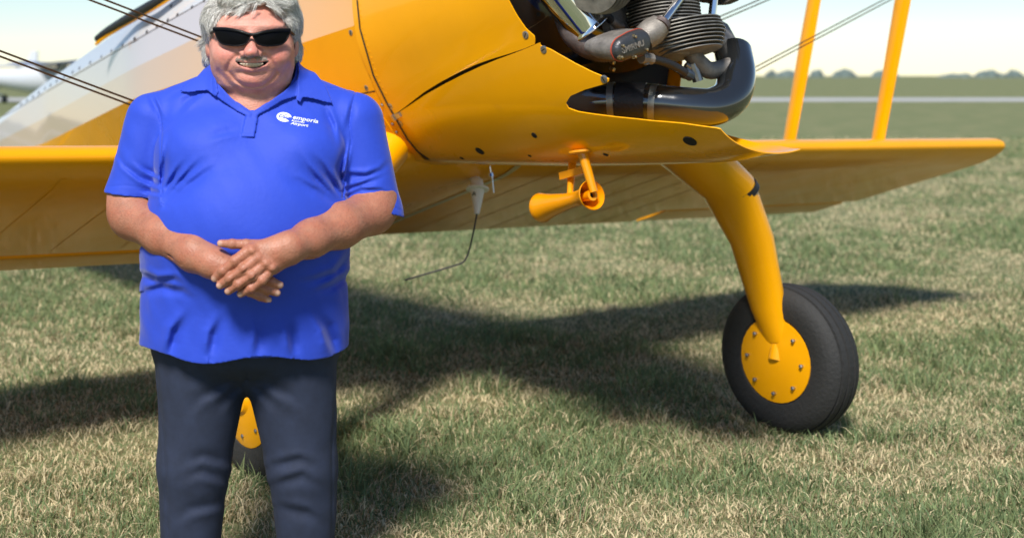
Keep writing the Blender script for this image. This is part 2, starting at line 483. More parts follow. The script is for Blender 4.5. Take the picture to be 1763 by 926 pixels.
lo_p += [lo_p[-1] + 0.06, 3.30, 3.42, 3.6, 3.8, 5.0]; lo_t += [1.16, 1.16, 1.06, 0.80, 0.64, 0.62]
lo_edge = lambda p: float(np.interp(p, lo_p, lo_t)) - 0.010 * math.exp(-((p - gap_phi(0.68)) / 0.03) ** 2)
PI2 = 2 * math.pi
panel('cowl_panel', 0.002, up_edge, lambda t: 0.0, lambda t: gap_phi(t) - gap_w(t) * 0.5, M['yellow'], parent=plane, label='upper cowl panel above the dark seam')
panel('cowl_panel', 0.002, lo_edge, lambda t: gap_phi(t) + gap_w(t) * 0.5, lambda t: PI2 - gap_phi(t) - gap_w(t) * 0.5, M['yellow'], nphi=220, parent=plane, label='lower cowl panel wrapping under the belly')
panel('cowl_panel', 0.002, lambda p: up_edge(PI2 - p), lambda t: PI2 - gap_phi(t) + gap_w(t) * 0.5, lambda t: PI2 - 0.004, M['yellow'], parent=plane)
# dark liner and bulkhead behind the panels
G = Geo(); G.loft([[cowl(t, PI2 * k / 64, -0.022) for k in range(64)] for t in np.linspace(-0.01, 0.60, 12)], caps=True); G.build('cowl_liner', M['dark'], plane)

# --- rear fuselage: longitudinal edges taken as lines of the airframe
def line_at(pts, xf):
    """body (r, u) of a longeron seen at pixel, on the frame at xf"""
    P = PT(*pts, xf); b = body(P); return b[1], b[2]
XB, XM = -4.55, -2.3
def frame(xf, s1, s2, s3, top, low):
    S1, S2, S3 = line_at(s1, xf), line_at(s2, xf), line_at(s3, xf)
    return S1, S2, S3
fM = [line_at(q, XM) for q in [(230, 67.5), (228, 119), (226, 172)]]
fB = [line_at(q, XB) for q in [(78, 156), (77, 203), (76, 247)]]
fA = [(0.385, 0.60), (0.48, 0.37), (0.527, 0.07)]
print('frames', [[tuple(round(x, 3) for x in q) for q in f] for f in (fA, fM, fB)])
def ring(f, top, low, bot):
    (r1, u1), (r2, u2), (r3, u3) = f
    return [(0, top), (r1 * 0.86, u1 + (top - u1) * 0.62), (r1, u1), (r2, u2), (r3, u3)] + low + [(0, bot)]
low_A = [(0.47, -0.15), (0.41, -0.28), (0.31, -0.43), (0.21, -0.525), (0.10, -0.543)]
sc = fM[2][0] / fA[2][0]
low_M = [(0.44 * 0.95, -0.15), (0.40 * .95, -0.27), (0.31, -0.40), (0.20, -0.475), (0.10, -0.49)]
rb = fB[2][0]
low_B = [(rb * 0.95, -0.02), (rb * 0.85, -0.08), (rb * 0.7, -0.13), (rb * 0.45, -0.17), (rb * 0.2, -0.18)]
rings = [(0.0, ring(fA, 0.80, low_A, -0.546)), (XM, ring(fM, fM[0][1] + 0.25, low_M, -0.492)), (XB, ring(fB, fB[0][1] + 0.115, low_B, -0.185))]
XT = -6.4
rings.append((XT, [(0.30 * r, 0.20 + (u - 0.1) * 0.55) for r, u in rings[-1][1]]))
def strip(name, i0, i1, material, both=True, n=22, label=None, x0=-0.004):
    """facet strip between control lines i0 and i1 on one or both sides"""
    xs = list(np.linspace(x0, XT, n * 2)); X = [r[0] for r in rings][::-1]
    for side in ((1, -1) if both else (1,)):
        vs = []; cols = range(i0, i1 + 1)
        for x in xs:
            for c in cols:
                rr = float(np.interp(x, X, [q[1][c][0] for q in rings][::-1])); uu = float(np.interp(x, X, [q[1][c][1] for q in rings][::-1]))
                vs.append(B(x, side * rr, uu))
        m = len(list(cols))
        fs = [(i * m + k, i * m + k + 1, (i + 1) * m + k + 1, (i + 1) * m + k) for i in range(len(xs) - 1) for k in range(m - 1)]
        o = mk(name, vs, fs, material, plane, True, 30)
        if label and side == 1: o['label'] = label
strip('turtle_deck', 0, 2, M['deck_sheen'], label='top decking with white sky sheen painted in and a row of screws')
strip('upper_side_band', 2, 3, M['white'], label='upper side of the fuselage with white sky reflection painted in')
strip('middle_side_band', 3, 4, M['cream'], label='middle side band, sky reflection painted cream, turning orange near the cowl')
strip('fuselage_side', 4, 10, M['yellow'], label='yellow lower side and belly of the fuselage')
# surface of the near side for laying things on it
_vs, _fs = [], []
X = [r[0] for r in rings][::-1]; xs = list(np.linspace(0, XT, 60))
for x in xs:
    for c in range(11):
        _vs.append(B(x, float(np.interp(x, X, [q[1][c][0] for q in rings][::-1])), float(np.interp(x, X, [q[1][c][1] for q in rings][::-1]))))
for i in range(59):
    for k in range(10): _fs.append((i * 11 + k, i * 11 + k + 1, (i + 1) * 11 + k + 1, (i + 1) * 11 + k))
FUS_BVH = BVHTree.FromPolygons(_vs, _fs)

def place_disc(me, name, px, py, bvh, material, scale=1.0, spin=0.0, lift=0.0, parent=plane):
    h = hit(px, py, bvh)
    if h is None: return None
    loc, nor = h
    o = bpy.data.objects.new(name, me); scene.collection.objects.link(o)
    o.parent = parent
    q = nor.to_track_quat('Z', 'Y').to_matrix().to_4x4()
    o.matrix_basis = Matrix.Translation(loc + nor * lift - parent.location) @ q @ Matrix.Rotation(spin, 4, 'Z') @ Matrix.Scale(scale, 4)
    return o
def disc_mesh(name, r, h, mats, slot=True):
    G = Geo(); G.lathe((0, 0, -0.004), (0, 0, 1), [(0, r), (0.004 + h * 0.5, r), (0.004 + h, r * 0.8)], seg=20)
    nf = len(G.f)
    if slot: G.box((0, 0, h), (r * 0.62, 0, 0), (0, r * 0.11, 0), (0, 0, 0.0006))
    me = bpy.data.meshes.new(name); me.from_pydata([tuple(v) for v in G.v], [], G.f)
    for m in mats: me.materials.append(m)
    for i, p in enumerate(me.polygons): p.material_index = 1 if i >= nf else 0
    me.update(); return me
ME_SCREW = disc_mesh('screw', 0.0155, 0.003, [M['steel'], M['dark']])
ME_SMALL = disc_mesh('small_screw', 0.0095, 0.003, [mat('tarnished_screw', (0.055, 0.05, 0.048), rough=0.4, metal=0.7), M['dark']], False)
ME_BOLT = disc_mesh('bolt', 0.010, 0.007, [M['steel'], M['dark']], False)
ME_RIVET = disc_mesh('rivet', 0.0042, 0.0016, [M['yellow'], M['dark']], False)
for x, y in ((905, 61), (936, 86), (1040, 137), (672, 184), (689, 213)):
    place_disc(ME_SCREW, 'screw', x, y, COWL_BVH, None, 1.0, random.uniform(0, 3))
for x, y in ((604, 57), (631, 152)):
    place_disc(ME_SCREW, 'screw', x, y, FUS_BVH, None, 0.85, random.uniform(0, 3))
for x, y in ((130, 642), (165, 617), (202, 595), (238, 571), (277, 545), (310, 524), (348, 500), (395, 472), (445, 445), (487, 420), (553, 386), (622, 349), (683, 315),
             (752, 278), (823, 238), (900, 197), (962, 160), (1029, 125), (1088, 92), (1177, 46), (1252, 6), (212, 537), (393, 356), (557, 304), (1049, 40)):
    place_disc(ME_SMALL, 'screw', x / 3.56, y / 3.56, FUS_BVH, None, 1.25 if x < 600 else 1.1)
for x, y in ((658, 181), (676, 214), (683, 228), (664, 217), (671, 233), (735, 272)):
    if place_disc(ME_BOLT, 'bolt', x, y, COWL_BVH if x > 700 else FUS_BVH, None, 0.75 if x < 700 else 0.5) is None:
        place_disc(ME_BOLT, 'bolt', x, y, COWL_BVH, None, 0.75)
for k in range(16):
    y = 8 + 10.2 * k
    place_disc(ME_RIVET, 'rivet', np.interp(y, [0, 50, 130, 165], [616, 622, 645, 663]) + 3, y, COWL_BVH, None)
for k in range(17):
    place_disc(ME_RIVET, 'rivet', 893 + 14.5 * k + random.uniform(-1, 1), (262 if k % 2 else 258) - 0.25 * k, COWL_BVH, None, 0.9)
# seam across the side below the screw, and round drain holes in the cowl belly
def surf_strip(name, pix, half, bvh, material, lift=0.0015, n=24):
    P = []
    for i in range(len(pix) - 1):
        for k in range(n): P.append((pix[i][0] + (pix[i + 1][0] - pix[i][0]) * k / n, pix[i][1] + (pix[i + 1][1] - pix[i][1]) * k / n))
    P.append(pix[-1]); H = [hit(*p, bvh) for p in P]; H = [h for h in H if h]
    vs, fs = [], []
    for i, (l, nn) in enumerate(H):
        t = (H[min(i + 1, len(H) - 1)][0] - H[max(i - 1, 0)][0]).normalized(); s = nn.cross(t).normalized()
        for a, b in ((-half, 0), (-half, lift), (half, lift), (half, 0)): vs.append(l + s * a + nn * b)
    for i in range(len(H) - 1):
        for k in range(3): fs.append((i * 4 + k, i * 4 + k + 1, i * 4 + 5 + k, i * 4 + 4 + k))
    return mk(name, vs, fs, material, plane, False)
surf_strip('cowl_seam_strip', [(615.5, 0), (620.5, 50), (643.5, 130), (668, 180), (702, 240), (720, 261), (738, 273.5)], 0.0030, COWL_BVH, M['black_rubber'], 0.0045)  # dark strip added on the skin to draw the panel seam line
surf_strip('side_seam', [(600, 166), (646, 157)], 0.0022, FUS_BVH, M['dark'])
surf_strip('deck_seam', [(2, 202), (36, 184), (120, 135), (235, 69), (352, 2)], 0.0022, FUS_BVH, M['rusty'])
ME_HOLE = disc_mesh('drain_hole', 0.026, 0.0012, [M['dark'], M['dark']], False)
for x, y, s in ((826, 260, 0.80), (920, 233, 0.50), (1188, 243, 0.95), (795, 272, 0.40), (912, 268, 0.3), (1043, 266, 0.4)):
    place_disc(ME_HOLE, 'drain_hole', x, y, COWL_BVH, None, s, lift=0.0022)
# latch at the rear end of the cowl seam
h = hit(683, 200); l, nn = h
G = Geo(); e1 = (hit(697, 193)[0] - l).normalized(); e2 = nn.cross(e1)
G.box(l + nn * 0.004 + e1 * 0.014, e1 * 0.026, e2 * 0.010, nn * 0.006); G.box(l + nn * 0.008 - e1 * 0.014, e1 * 0.008, e2 * 0.014, nn * 0.006)
G.build('cowl_latch', M['steel'], plane, False)
# wire fitting plate by the wing root
h = hit(668, 222, FUS_BVH) or hit(675, 222)
l, nn = h; e1 = (UP - nn * UP.dot(nn)).normalized(); e2 = nn.cross(e1)
G = Geo(); G.box(l + nn * 0.002, e1 * 0.055, e2 * 0.026, nn * 0.003)
G.build('wire_fitting', M['yellow'], plane, False)

# cockpit coaming
pts = [PT(165, 70, -2.72), PT(182, 57, -2.62), PT(205, 43, -2.45), PT(232, 27, -2.25), PT(258, 12, -2.05), PT(285, -4, -1.9), PT(310, -22, -1.75)]
G = Geo(); G.tube(smooth_path(pts, 5), [0.008] + [0.022 + 0.010 * math.sin(math.pi * k / 31) for k in range(30)], seg=12)
G.build('cockpit_coaming', M['leather'], plane)
pts2 = [p - UP * 0.026 + RT * 0.004 for p in pts[:]]
G = Geo(); G.tube(smooth_path(pts2, 5), [0.006] + [0.010] * 30, seg=8); G.build('coaming_edge', M['yellow'], plane)
pm = []
for p in pts:
    b = body(p); pm.append(B(b[0], -b[1], b[2]))
G = Geo(); G.tube(smooth_path(pm, 5), 0.028, seg=12); G.build('cockpit_coaming', M['leather'], plane)

# --- tail surfaces (small, beyond the frame edge)
G = Geo()
fin = [(-6.2, 0.33), (-6.5, 0.95), (-6.9, 1.05), (-7.3, 0.8), (-7.35, 0.2), (-6.4, 0.12)]
G.loft([[B(x, s * 0.025, u) for x, u in fin] for s in (1, -1)]); G.build('tail_fin', M['yellow_fabric'], plane, False)
G = Geo()
stab = [(-6.2, 0.0), (-6.35, 1.2), (-6.7, 1.5), (-7.1, 1.35), (-7.2, 0.0), (-7.1, -1.35), (-6.7, -1.5), (-6.35, -1.2)]
G.loft([[B(x, r, 0.12 + s * 0.025) for x, r in stab] for s in (1, -1)]); G.build('tailplane', M['yellow_fabric'], plane, False)
G = Geo(); G.lathe(B(-6.3, 0, 0.1) * 1.0, RT, [(-0.03, 0.07), (-0.02, 0.09), (0.02, 0.09), (0.03, 0.07)], 18)
tw = B(-6.3, 0, 0.1); dz = tw.z - 0.09
for v in G.v: v.z -= dz
G.tube([B(-6.2, 0, 0.12), Vector((tw.x, tw.y, 0.12))], 0.022)
G.build('tail_wheel', M['tyre'], plane)

# --- wings
def airfoil(n=64):
    up, lo = [], []
    for i in range(n + 1):
        x = (1 - math.cos(math.pi * i / n)) / 2
        th = 0.060 * math.sqrt(max(0.0, 1 - (1 - min(x / 0.16, 1.0)) ** 2)) * (1.0 if x < 0.16 else 1.0 - ((x - 0.16) / 0.84) ** 1.6 * 0.97)
        cam_ = 0.022 * math.sin(math.pi * x)
        up.append((x, cam_ + th)); lo.append((x, cam_ * 0.5 - th * 0.75))
    return up[::-1] + lo[1:]
AF = airfoil()
def wing_pt(x, y, r, le, te, chord_scale=1.0):
    """x along chord from le to te, y thickness fraction of chord"""
    l = Vector(le); t = Vector(te); d = t - l; c = d.length
    nrm = RT.cross(FW) ; nrm = UP - d.normalized() * UP.dot(d.normalized()); nrm.normalize()
    return l + d * x + nrm * (y * c)
def lower_le(r): return B(-0.05, r, -0.488 + (0.006 * r if r > 0 else 0.004 * r))
def lower_te(r):
    return B(-1.5, r, -0.862 + 0.012 * r if r > 0 else -0.776 + 0.006 * r)
def wing_ring(r, LE, TE, x_lo=0.0, x_hi=1.0):
    pts = [q for q in AF if x_lo - 1e-6 <= q[0] <= x_hi + 1e-6]
    return [wing_pt(x, y, r, LE(r), TE(r)) for x, y in pts]
def mk_wing(name, rs, LE, TE, x_hi=1.0, label=None, material=None):
    G = Geo(); G.loft([wing_ring(r, LE, TE, 0, x_hi) for r in rs], closed=True, caps=True)
    o = G.build(name, material or M['yellow_fabric'], plane, True, 35)
    if label: o['label'] = label
    return o
tip_r = [4.2, 4.35, 4.45, 4.5]
mk_wing('lower_wing', [0.44, 0.5, 1.0, 2.0, 3.0, 4.2, 4.5], lower_le, lower_te, 0.83, 'lower wing on the near side, behind the man')
mk_wing('lower_wing', [-0.44, -0.5, -1.0, -2.0, -2.55], lower_le, lower_te, 1.0, 'lower wing on the far side, seen from below')
mk_wing('lower_wing_tip', [-2.55, -3.2, -4.0, -4.5], lower_le, lower_te, 0.80)
def mid_te(r): k = (r + 0.44) / 0.88; return lower_te(-0.44) * (1 - k) + lower_te(0.44) * k
def mid_le(r): k = (r + 0.44) / 0.88; return lower_le(-0.44) * (1 - k) + lower_le(0.44) * k
mk_wing('belly_panel', [0.438, 0.2, 0.0, -0.2, -0.438], mid_le, mid_te, 1.0, 'glossy belly panel between the lower wings', M['yellow'])
def aileron(r0, r1, droop, x0):
    G = Geo(); rr = []
    for r in np.linspace(r0, r1, 6):
        l, t = lower_le(r), lower_te(r); d = t - l; c = d.length; d = d.normalized()
        nrm = (UP - d * UP.dot(d)).normalized()
        a = math.radians(droop); hinge = l + d * (c * x0) + nrm * 0.008
        dd = d * math.cos(a) - nrm * math.sin(a); nn = nrm * math.cos(a) + d * math.sin(a)
        cl = c * (1.0 - x0)
        sec = [(0.0, 0.018), (0.02, 0.022), (1.0, 0.003), (1.0, -0.003), (0.12, -0.021), (0.03, -0.018), (-0.02, -0.006), (-0.02, 0.008)]
        rr.append([hinge + dd * (x * cl) + nn * y for x, y in sec])
    G.loft(rr); return G.build('aileron', M['yellow_fabric'], plane, True, 30)
aileron(0.62, 4.4, 2.0, 0.85)
aileron(-2.6, -4.4, 1.5, 0.82)
# rib tapes under the wings
def rib_tape(r, x0=0.06, x1=0.98, w=0.013):
    G = Geo(); pts = [q for q in AF[len(AF) // 2:] if x0 <= q[0] <= x1]
    vs = []
    for x, y in pts:
        for s in (-w, w):
            vs.append(wing_pt(x, y - 0.0012, r, lower_le(r + s), lower_te(r + s)))
    G.add(vs, [(2 * i, 2 * i + 1, 2 * i + 3, 2 * i + 2) for i in range(len(pts) - 1)])
    G.build('rib_tape', M['yellow_fabric'], plane, True)
for r in [-0.75, -1.05, -1.35, -1.65, -1.95, -2.25]: rib_tape(r)
for r in [0.8, 1.15, 1.5, 1.85, 2.2]: rib_tape(r, x1=0.80)
# pale cover strip along the root of the far wing
G = Geo(); vs = []
pts = [q for q in AF[len(AF) // 2:] if 0.04 <= q[0] <= 0.985]
for x, y in pts:
    for s in (-0.02, 0.02): vs.append(wing_pt(x, y - 0.004, 0, lower_le(-0.43 + s), lower_te(-0.43 + s)))
G.add(vs, [(2 * i, 2 * i + 1, 2 * i + 3, 2 * i + 2) for i in range(len(pts) - 1)])
G.build('root_strip', mat('faded_strip', (0.62, 0.50, 0.26), rough=0.4, coat=0.6), plane)
def strut(a, b, rad=0.03, name='interplane_strut'):
    G = Geo(); a, b = Vector(a), Vector(b); t = (b - a).normalized(); f = (FW - t * FW.dot(t)).normalized(); s = t.cross(f)
    prof = [(1, 0), (0.6, 0.42), (0, 0.5), (-0.7, 0.32), (-1.2, 0), (-0.7, -0.32), (0, -0.5), (0.6, -0.42)]
    G.loft([[p + f * (x * rad * k) + s * (y * rad * k) for x, y in prof] for p, k in ((a, 1), (a * 0.5 + b * 0.5, 1.25), (b, 1))])
    return G.build(name, M['yellow'], plane, True)
for s in (-1,):
    strut(B(-0.30, s * 3.5, -0.52), B(0.35, s * 3.5, 1.2), 0.04)
    strut(B(-1.05, s * 3.5, -0.68), B(-0.35, s * 3.5, 1.12), 0.04)
# flying wires in pairs
def wire_through(p_in, p_out, r_end, name='flying_wire', xf=-0.1, ext=0.0):
    a, b = PT(*p_in, xf), PT(*p_out, xf); ra, rb_ = body(a)[1], body(b)[1]
    G = Geo(); e = a + (b - a) * ((r_end - ra) / (rb_ - ra))
    G.tube([a - (b - a).normalized() * ext, e], 0.0040, seg=8); return G.build(name, M['wire'], plane)
wire_through((655, 184), (165, -6), 3.5); wire_through((655, 190), (165, 4.5), 3.5)
wire_through((430, 249), (0, 88), 3.6); wire_through((430, 257), (0, 97.5), 3.6)
for du in (0, 0.022):
    G = Geo(); G.tube([B(-0.1, -0.36, -0.28 - du), B(-0.1, -3.5, 0.72 - du)], 0.004, seg=8); G.build('flying_wire', M['wire'], plane)
    G = Geo(); G.tube([B(-0.1, -1.0, -0.47 - du), B(-0.1, -3.6, 0.44 - du)], 0.004, seg=8); G.build('flying_wire', M['wire'], plane)

# --- landing gear
def gear(s):
    leg = Geo()
    if s > 0:
        secs = [(B(-0.10, 0.36, -0.47), 0.14, 0.10), (B(-0.06, 0.52, -0.60), 0.12, 0.095), (B(0.0, 0.68, -0.76), 0.10, 0.085), (B(0.04, 0.84, -1.00), 0.085, 0.068), (B(0.06, 0.94, -1.28), 0.075, 0.055), (B(0.06, 0.99, -1.42), 0.06, 0.05)]
    else:
        secs = [(B(0.70, -0.30, -0.44), 0.17, 0.12), (B(0.74, -0.60, -0.54), 0.14, 0.10), (B(0.76, -0.89, -0.76), 0.12, 0.085), (B(0.76, -1.0, -1.00), 0.095, 0.068), (B(0.76, -1.05, -1.30), 0.075, 0.055), (B(0.76, -1.09, -1.44), 0.06, 0.05)]
    rr = []
    for i, (c, a, b) in enumerate(secs):
        t = (secs[min(i + 1, 5)][0] - secs[max(i - 1, 0)][0]).normalized(); f = (FW - t * FW.dot(t)).normalized(); sd = t.cross(f)
        rr.append([c + f * (math.cos(k * math.pi / 12) * a * (1.0 if math.cos(k * math.pi / 12) > 0 else 1.35)) + sd * (math.sin(k * math.pi / 12) * b) for k in range(24)])
    leg.loft(rr); L = leg.build('landing_gear_leg', M['yellow'], plane)
    band = Geo(); c, a, b = secs[2]
    t = (secs[3][0] - secs[1][0]).normalized(); f = (FW - t * FW.dot(t)).normalized(); sd = t.cross(f)
    band.loft([[c + t * h_ + f * (math.cos(k * math.pi / 12) * (a * kk + 0.004) * (1.0 if math.cos(k * math.pi / 12) > 0 else 1.35)) + sd * (math.sin(k * math.pi / 12) * (b * kk + 0.004)) for k in range(24)] for h_, kk in ((0.02, 0.985), (0.05, 0.965))])
    band.build('brake_line_clamp', M['black_rubber'], L)
    hub = B(0.06 if s > 0 else 0.76, s * 1.14, -1.44); hub.z = 0.325
    ax = (RT * s); ax.z = 0; ax.normalize()
    T = Geo(); T.lathe(hub, ax, [(-0.085, 0.19), (-0.092, 0.195), (-0.094, 0.205), (-0.10, 0.235), (-0.099, 0.262), (-0.094, 0.285), (-0.078, 0.308), (-0.062, 0.320), (-0.060, 0.314), (-0.052, 0.314), (-0.050, 0.324), (-0.026, 0.329), (-0.024, 0.322), (-0.016, 0.322), (-0.014, 0.330), (0.014, 0.330), (0.016, 0.322), (0.024, 0.322), (0.026, 0.329), (0.050, 0.324), (0.052, 0.314), (0.060, 0.314), (0.062, 0.320), (0.078, 0.308), (0.094, 0.285), (0.099, 0.262), (0.10, 0.235), (0.094, 0.205), (0.092, 0.195), (0.085, 0.19)], 64)
    W = T.build('wheel', M['tyre'], plane)
    T = Geo(); T.lathe(hub, ax, [(-0.095, 0.05), (-0.09, 0.185), (0.09, 0.19), (0.104, 0.15), (0.112, 0.06), (0.125, 0.05), (0.13, 0.0)], 32)
    T.build('hub', M['yellow'], W)
    a1 = ax.cross(Vector((0, 0, 1))).normalized()
    for sd_, hh_ in ((-1, 0.096), (1, 0.100)):
        for k in range(8):
            c_ = hub + ax * (sd_ * hh_) + (a1 * math.cos(k * math.pi / 4) + Vector((0, 0, 1)) * math.sin(k * math.pi / 4)) * 0.145
            T = Geo(); T.lathe(c_ - ax * sd_ * 0.012, ax * sd_, [(0, 0.009), (0.02, 0.009), (0.022, 0.006)], 6); T.build('hub_bolt', M['steel'], W, False)
    T = Geo(); T.tube([secs[-1][0] + Vector((0, 0, 0.02)), hub - ax * 0.08], 0.035); T.build('axle', M['yellow'], W)
gear(1); gear(-1)

# --- nose bowl, engine
ENG_U = 0.16
EC = lambda xf: B(xf, 0, ENG_U)
G = Geo(); G.lathe(EC(0), FW, [(0.72, 0.515), (0.86, 0.512), (0.95, 0.50), (1.03, 0.475), (1.10, 0.43), (1.15, 0.37), (1.17, 0.30), (1.16, 0.22)], 72, cap0=False, cap1=True)
G.build('nose_bowl', M['black_gloss'], plane, True, 60)
engine = Geo()
engine.lathe(EC(0), FW, [(1.10, 0.0), (1.10, 0.22), (1.14, 0.215), (1.30, 0.215), (1.34, 0.20), (1.36, 0.17), (1.47, 0.12), (1.55, 0.07), (1.62, 0.055), (1.63, 0.0)], 40, False, False)
eng = engine.build('engine', M['cast'], plane, True, 40); eng['label'] = 'radial engine with finned cylinders'
def cylinder(phi):
    d = RT * math.sin(phi) + UP * math.cos(phi); side = FW.cross(d)
    c0 = EC(1.30)
    G = Geo(); prof = [(0.17, 0.085)]
    h = 0.185
    while h < 0.345:
        prof += [(h, 0.10), (h + 0.0008, 0.138), (h + 0.0038, 0.138), (h + 0.0046, 0.10)]; h += 0.0125
    prof += [(0.352, 0.088)]
    G.lathe(c0, d, prof, 40, True, True)
    # finned head, fins leaning with the ports
    for k in range(9):
        hh = 0.356 + 0.0125 * k; rr = 0.166 - 0.0045 * max(0, k - 3) ** 1.35
        G.lathe(c0 + side * 0.004 * k, (d + FW * 0.10 + side * 0.06).normalized(), [(hh, rr * 0.7), (hh, rr), (hh + 0.0035, rr), (hh + 0.0035, rr * 0.7)], 36)
    G.lathe(c0, d, [(0.35, 0.105), (0.44, 0.10), (0.462, 0.07), (0.466, 0.0)], 30, True, False)
    return G.build('cylinder', M['fin'], eng, True, 30)
for k in range(5): cylinder(math.pi + k * 2 * math.pi / 5)
def boxy_cover(c, e1, n, length, width, depth, name, material, parent):
    """stadium-shaped domed cover; e1 long axis, n outward"""
    e1 = Vector(e1).normalized(); n = Vector(n); n = (n - e1 * n.dot(e1)).normalized(); e2 = n.cross(e1)
    def outline(k, hh, sc_):
        o = []
        for i in range(36):
            a = 2 * math.pi * i / 36; cx = math.cos(a); cy = math.sin(a)
            o.append(c + e1 * (cx * width * sc_ + (length if cx > 0 else -length) * (1 if abs(cx) > 1e-6 else 0)) + e2 * (cy * width * sc_ * (1.0 if cx > 0 else 0.88)) + n * hh)
        return o
    G = Geo(); G.loft([outline(0, h_, s_) for h_, s_ in depth]); return G.build(name, material, parent, True, 50), e1, n, e2
c_rb = PT(1083, 79, 1.41); e1 = PT(1120, 66, 1.42) - PT(1050, 92, 1.40)
n_rb = (CAM_POS - c_rb).normalized() - UP * 0.22 - RT * 0.05
LEN, WID = 0.040, 0.050
rb_h, e1, n_rb, e2 = boxy_cover(c_rb, e1, n_rb, LEN, WID, [(-0.16, 0.6), (-0.10, 0.93), (-0.012, 0.99), (0.0, 1.0)], 'rocker_box', M['cast'], eng)
boxy_cover(c_rb, e1, n_rb, LEN, WID, [(0.0, 1.045), (0.005, 1.045)], 'gasket', M['gasket'], eng)
boxy_cover(c_rb, e1, n_rb, LEN, WID, [(0.005, 0.99), (0.012, 0.98), (0.022, 0.90), (0.029, 0.72), (0.032, 0.40), (0.0325, 0.05)], 'rocker_cover', M['cover'], eng)
for a, b in ((-0.060, 0.018), (0.004, 0.034), (0.048, -0.026), (-0.012, -0.036), (-0.075, -0.02)):
    G = Geo(); G.lathe(c_rb + e1 * a + e2 * b, n_rb, [(0.02, 0.0085), (0.028, 0.0085), (0.028, 0.0055), (0.040, 0.0055), (0.042, 0.003)], 10)
    G.build('cover_bolt', M['brass'], eng, False)
def text_mesh(body_txt, size, origin, ex, ey, material, parent, name, depth=0.0015, bold=0.0):
    cu = bpy.data.curves.new(name, 'FONT'); cu.body = body_txt; cu.size = size; cu.extrude = depth; cu.align_x = 'CENTER'; cu.align_y = 'CENTER'; cu.offset = bold
    tmp = bpy.data.objects.new(name, cu); scene.collection.objects.link(tmp)
    dg = bpy.context.evaluated_depsgraph_get(); me = bpy.data.meshes.new_from_object(tmp.evaluated_get(dg))
    bpy.data.objects.remove(tmp); bpy.data.curves.remove(cu)
    ex = Vector(ex).normalized(); ey = Vector(ey); ey = (ey - ex * ey.dot(ex)).normalized(); ez = ex.cross(ey)
    return me, ex, ey, ez
me, ex, ey, ez = text_mesh('SMIRNU', 0.030, None, e1, e2, None, None, 'embossed_lettering', 0.003, 0.0006)
sgn = 1 if ez.dot(n_rb) > 0 else -1
if sgn < 0: ey, ez = -ey, -ez
for v in me.vertices: v.co = c_rb - e1 * 0.012 - e2 * 0.004 * 0 + ex * v.co.x + ey * v.co.y + ez * (v.co.z + 0.0325)
link_mesh('embossed_lettering', me, M['cast'], eng)
# pushrod tube and its socket
G = Geo(); G.tube([PT(1108, 66, 1.38), PT(1124, 54, 1.40), PT(1138, 42, 1.42)], [0.048, 0.052, 0.042], 20); G.build('pushrod_socket', M['cast'], eng)
G = Geo(); G.lathe(PT(1136, 46, 1.43), PT(1180, -14, 1.43) - PT(1136, 46, 1.43), [(0, 0.034), (0.02, 0.034), (0.02, 0.026)], 20); G.build('tube_clamp', M['rusty'], eng)
G = Geo(); G.tube([PT(1132, 52, 1.43), PT(1185, -22, 1.43)], 0.0155, 16); G.build('pushrod_tube', M['chrome'], eng)
G = Geo(); G.tube([PT(1222, 60, 1.34), PT(1232, -22, 1.37)], 0.0155, 16); G.build('pushrod_tube', M['chrome'], eng)
# far rocker box of the lowest cylinder
boxy_cover(PT(1240, 78, 1.28), RT * -1 - UP * 0.4, FW * 0.5 - UP + RT * 0.1, 0.045, 0.045, [(-0.12, 0.7), (-0.02, 1.0), (0.0, 1.0), (0.004, 1.04), (0.010, 1.0), (0.028, 0.75), (0.034, 0.2)], 'rocker_box', M['cast'], eng)
# heat-stained exhaust elbow and chrome shroud
G = Geo(); G.tube(smooth_path([PT(975, 28, 1.12), PT(988, 58, 1.16), PT(1010, 78, 1.19), PT(1040, 86, 1.23), PT(1075, 80, 1.28)], 6), [0.048] * 25, 20)
G.build('exhaust_elbow', M['rusty'], eng)
a, b = PT(936, -50, 1.15), PT(1017, 52, 1.20)
LS = (b - a).length
G = Geo(); G.lathe(a, b - a, [(0, 0.080), (LS * 0.4, 0.080), (LS * 0.8, 0.080), (LS * 0.93, 0.080), (LS * 0.955, 0.081), (LS * 0.975, 0.086), (LS * 0.99, 0.087), (LS, 0.084), (LS, 0.076), (LS * 0.95, 0.072), (LS * 0.5, 0.070), (0.05, 0.070)], 64, False, False)
G.build('exhaust_shroud', M['chrome'], eng, True, 60)
# crankcase pad and hoses
G = Geo(); c = PT(1062, 16, 1.19); e_1 = (PT(1095, 0, 1.14) - c).normalized(); e_2 = FW.cross(e_1)
G.box(c, e_1 * 0.13, e_2 * 0.095, FW * 0.02); G.build('crankcase_pad', M['cast'], eng, False)
G = Geo(); G.tube(smooth_path([PT(1005, -12, 1.27), PT(1022, 4, 1.27), PT(1040, 22, 1.26), PT(1052, 36, 1.25)], 5), 0.0165, 14); G.build('oil_hose', M['black_rubber'], eng)
G = Geo(); G.tube([PT(1050, 34, 1.25), PT(1062, 44, 1.24), PT(1072, 46, 1.24)], [0.018, 0.016, 0.012], 12); G.build('hose_fitting', M['cast'], eng)
G = Geo(); G.tube(smooth_path([PT(1118, 101, 1.38), PT(1140, 106, 1.38), PT(1160, 114, 1.38), PT(1180, 126, 1.38)], 5), 0.0165, 14); G.build('oil_hose', M['black_rubber'], eng)
G = Geo(); G.tube([PT(1104, 100, 1.38), PT(1122, 102, 1.38)], 0.021, 10); G.tube([PT(1110, 92, 1.38), PT(1114, 112, 1.38)], 0.011, 8); G.build('hose_fitting', M['cast'], eng, False)
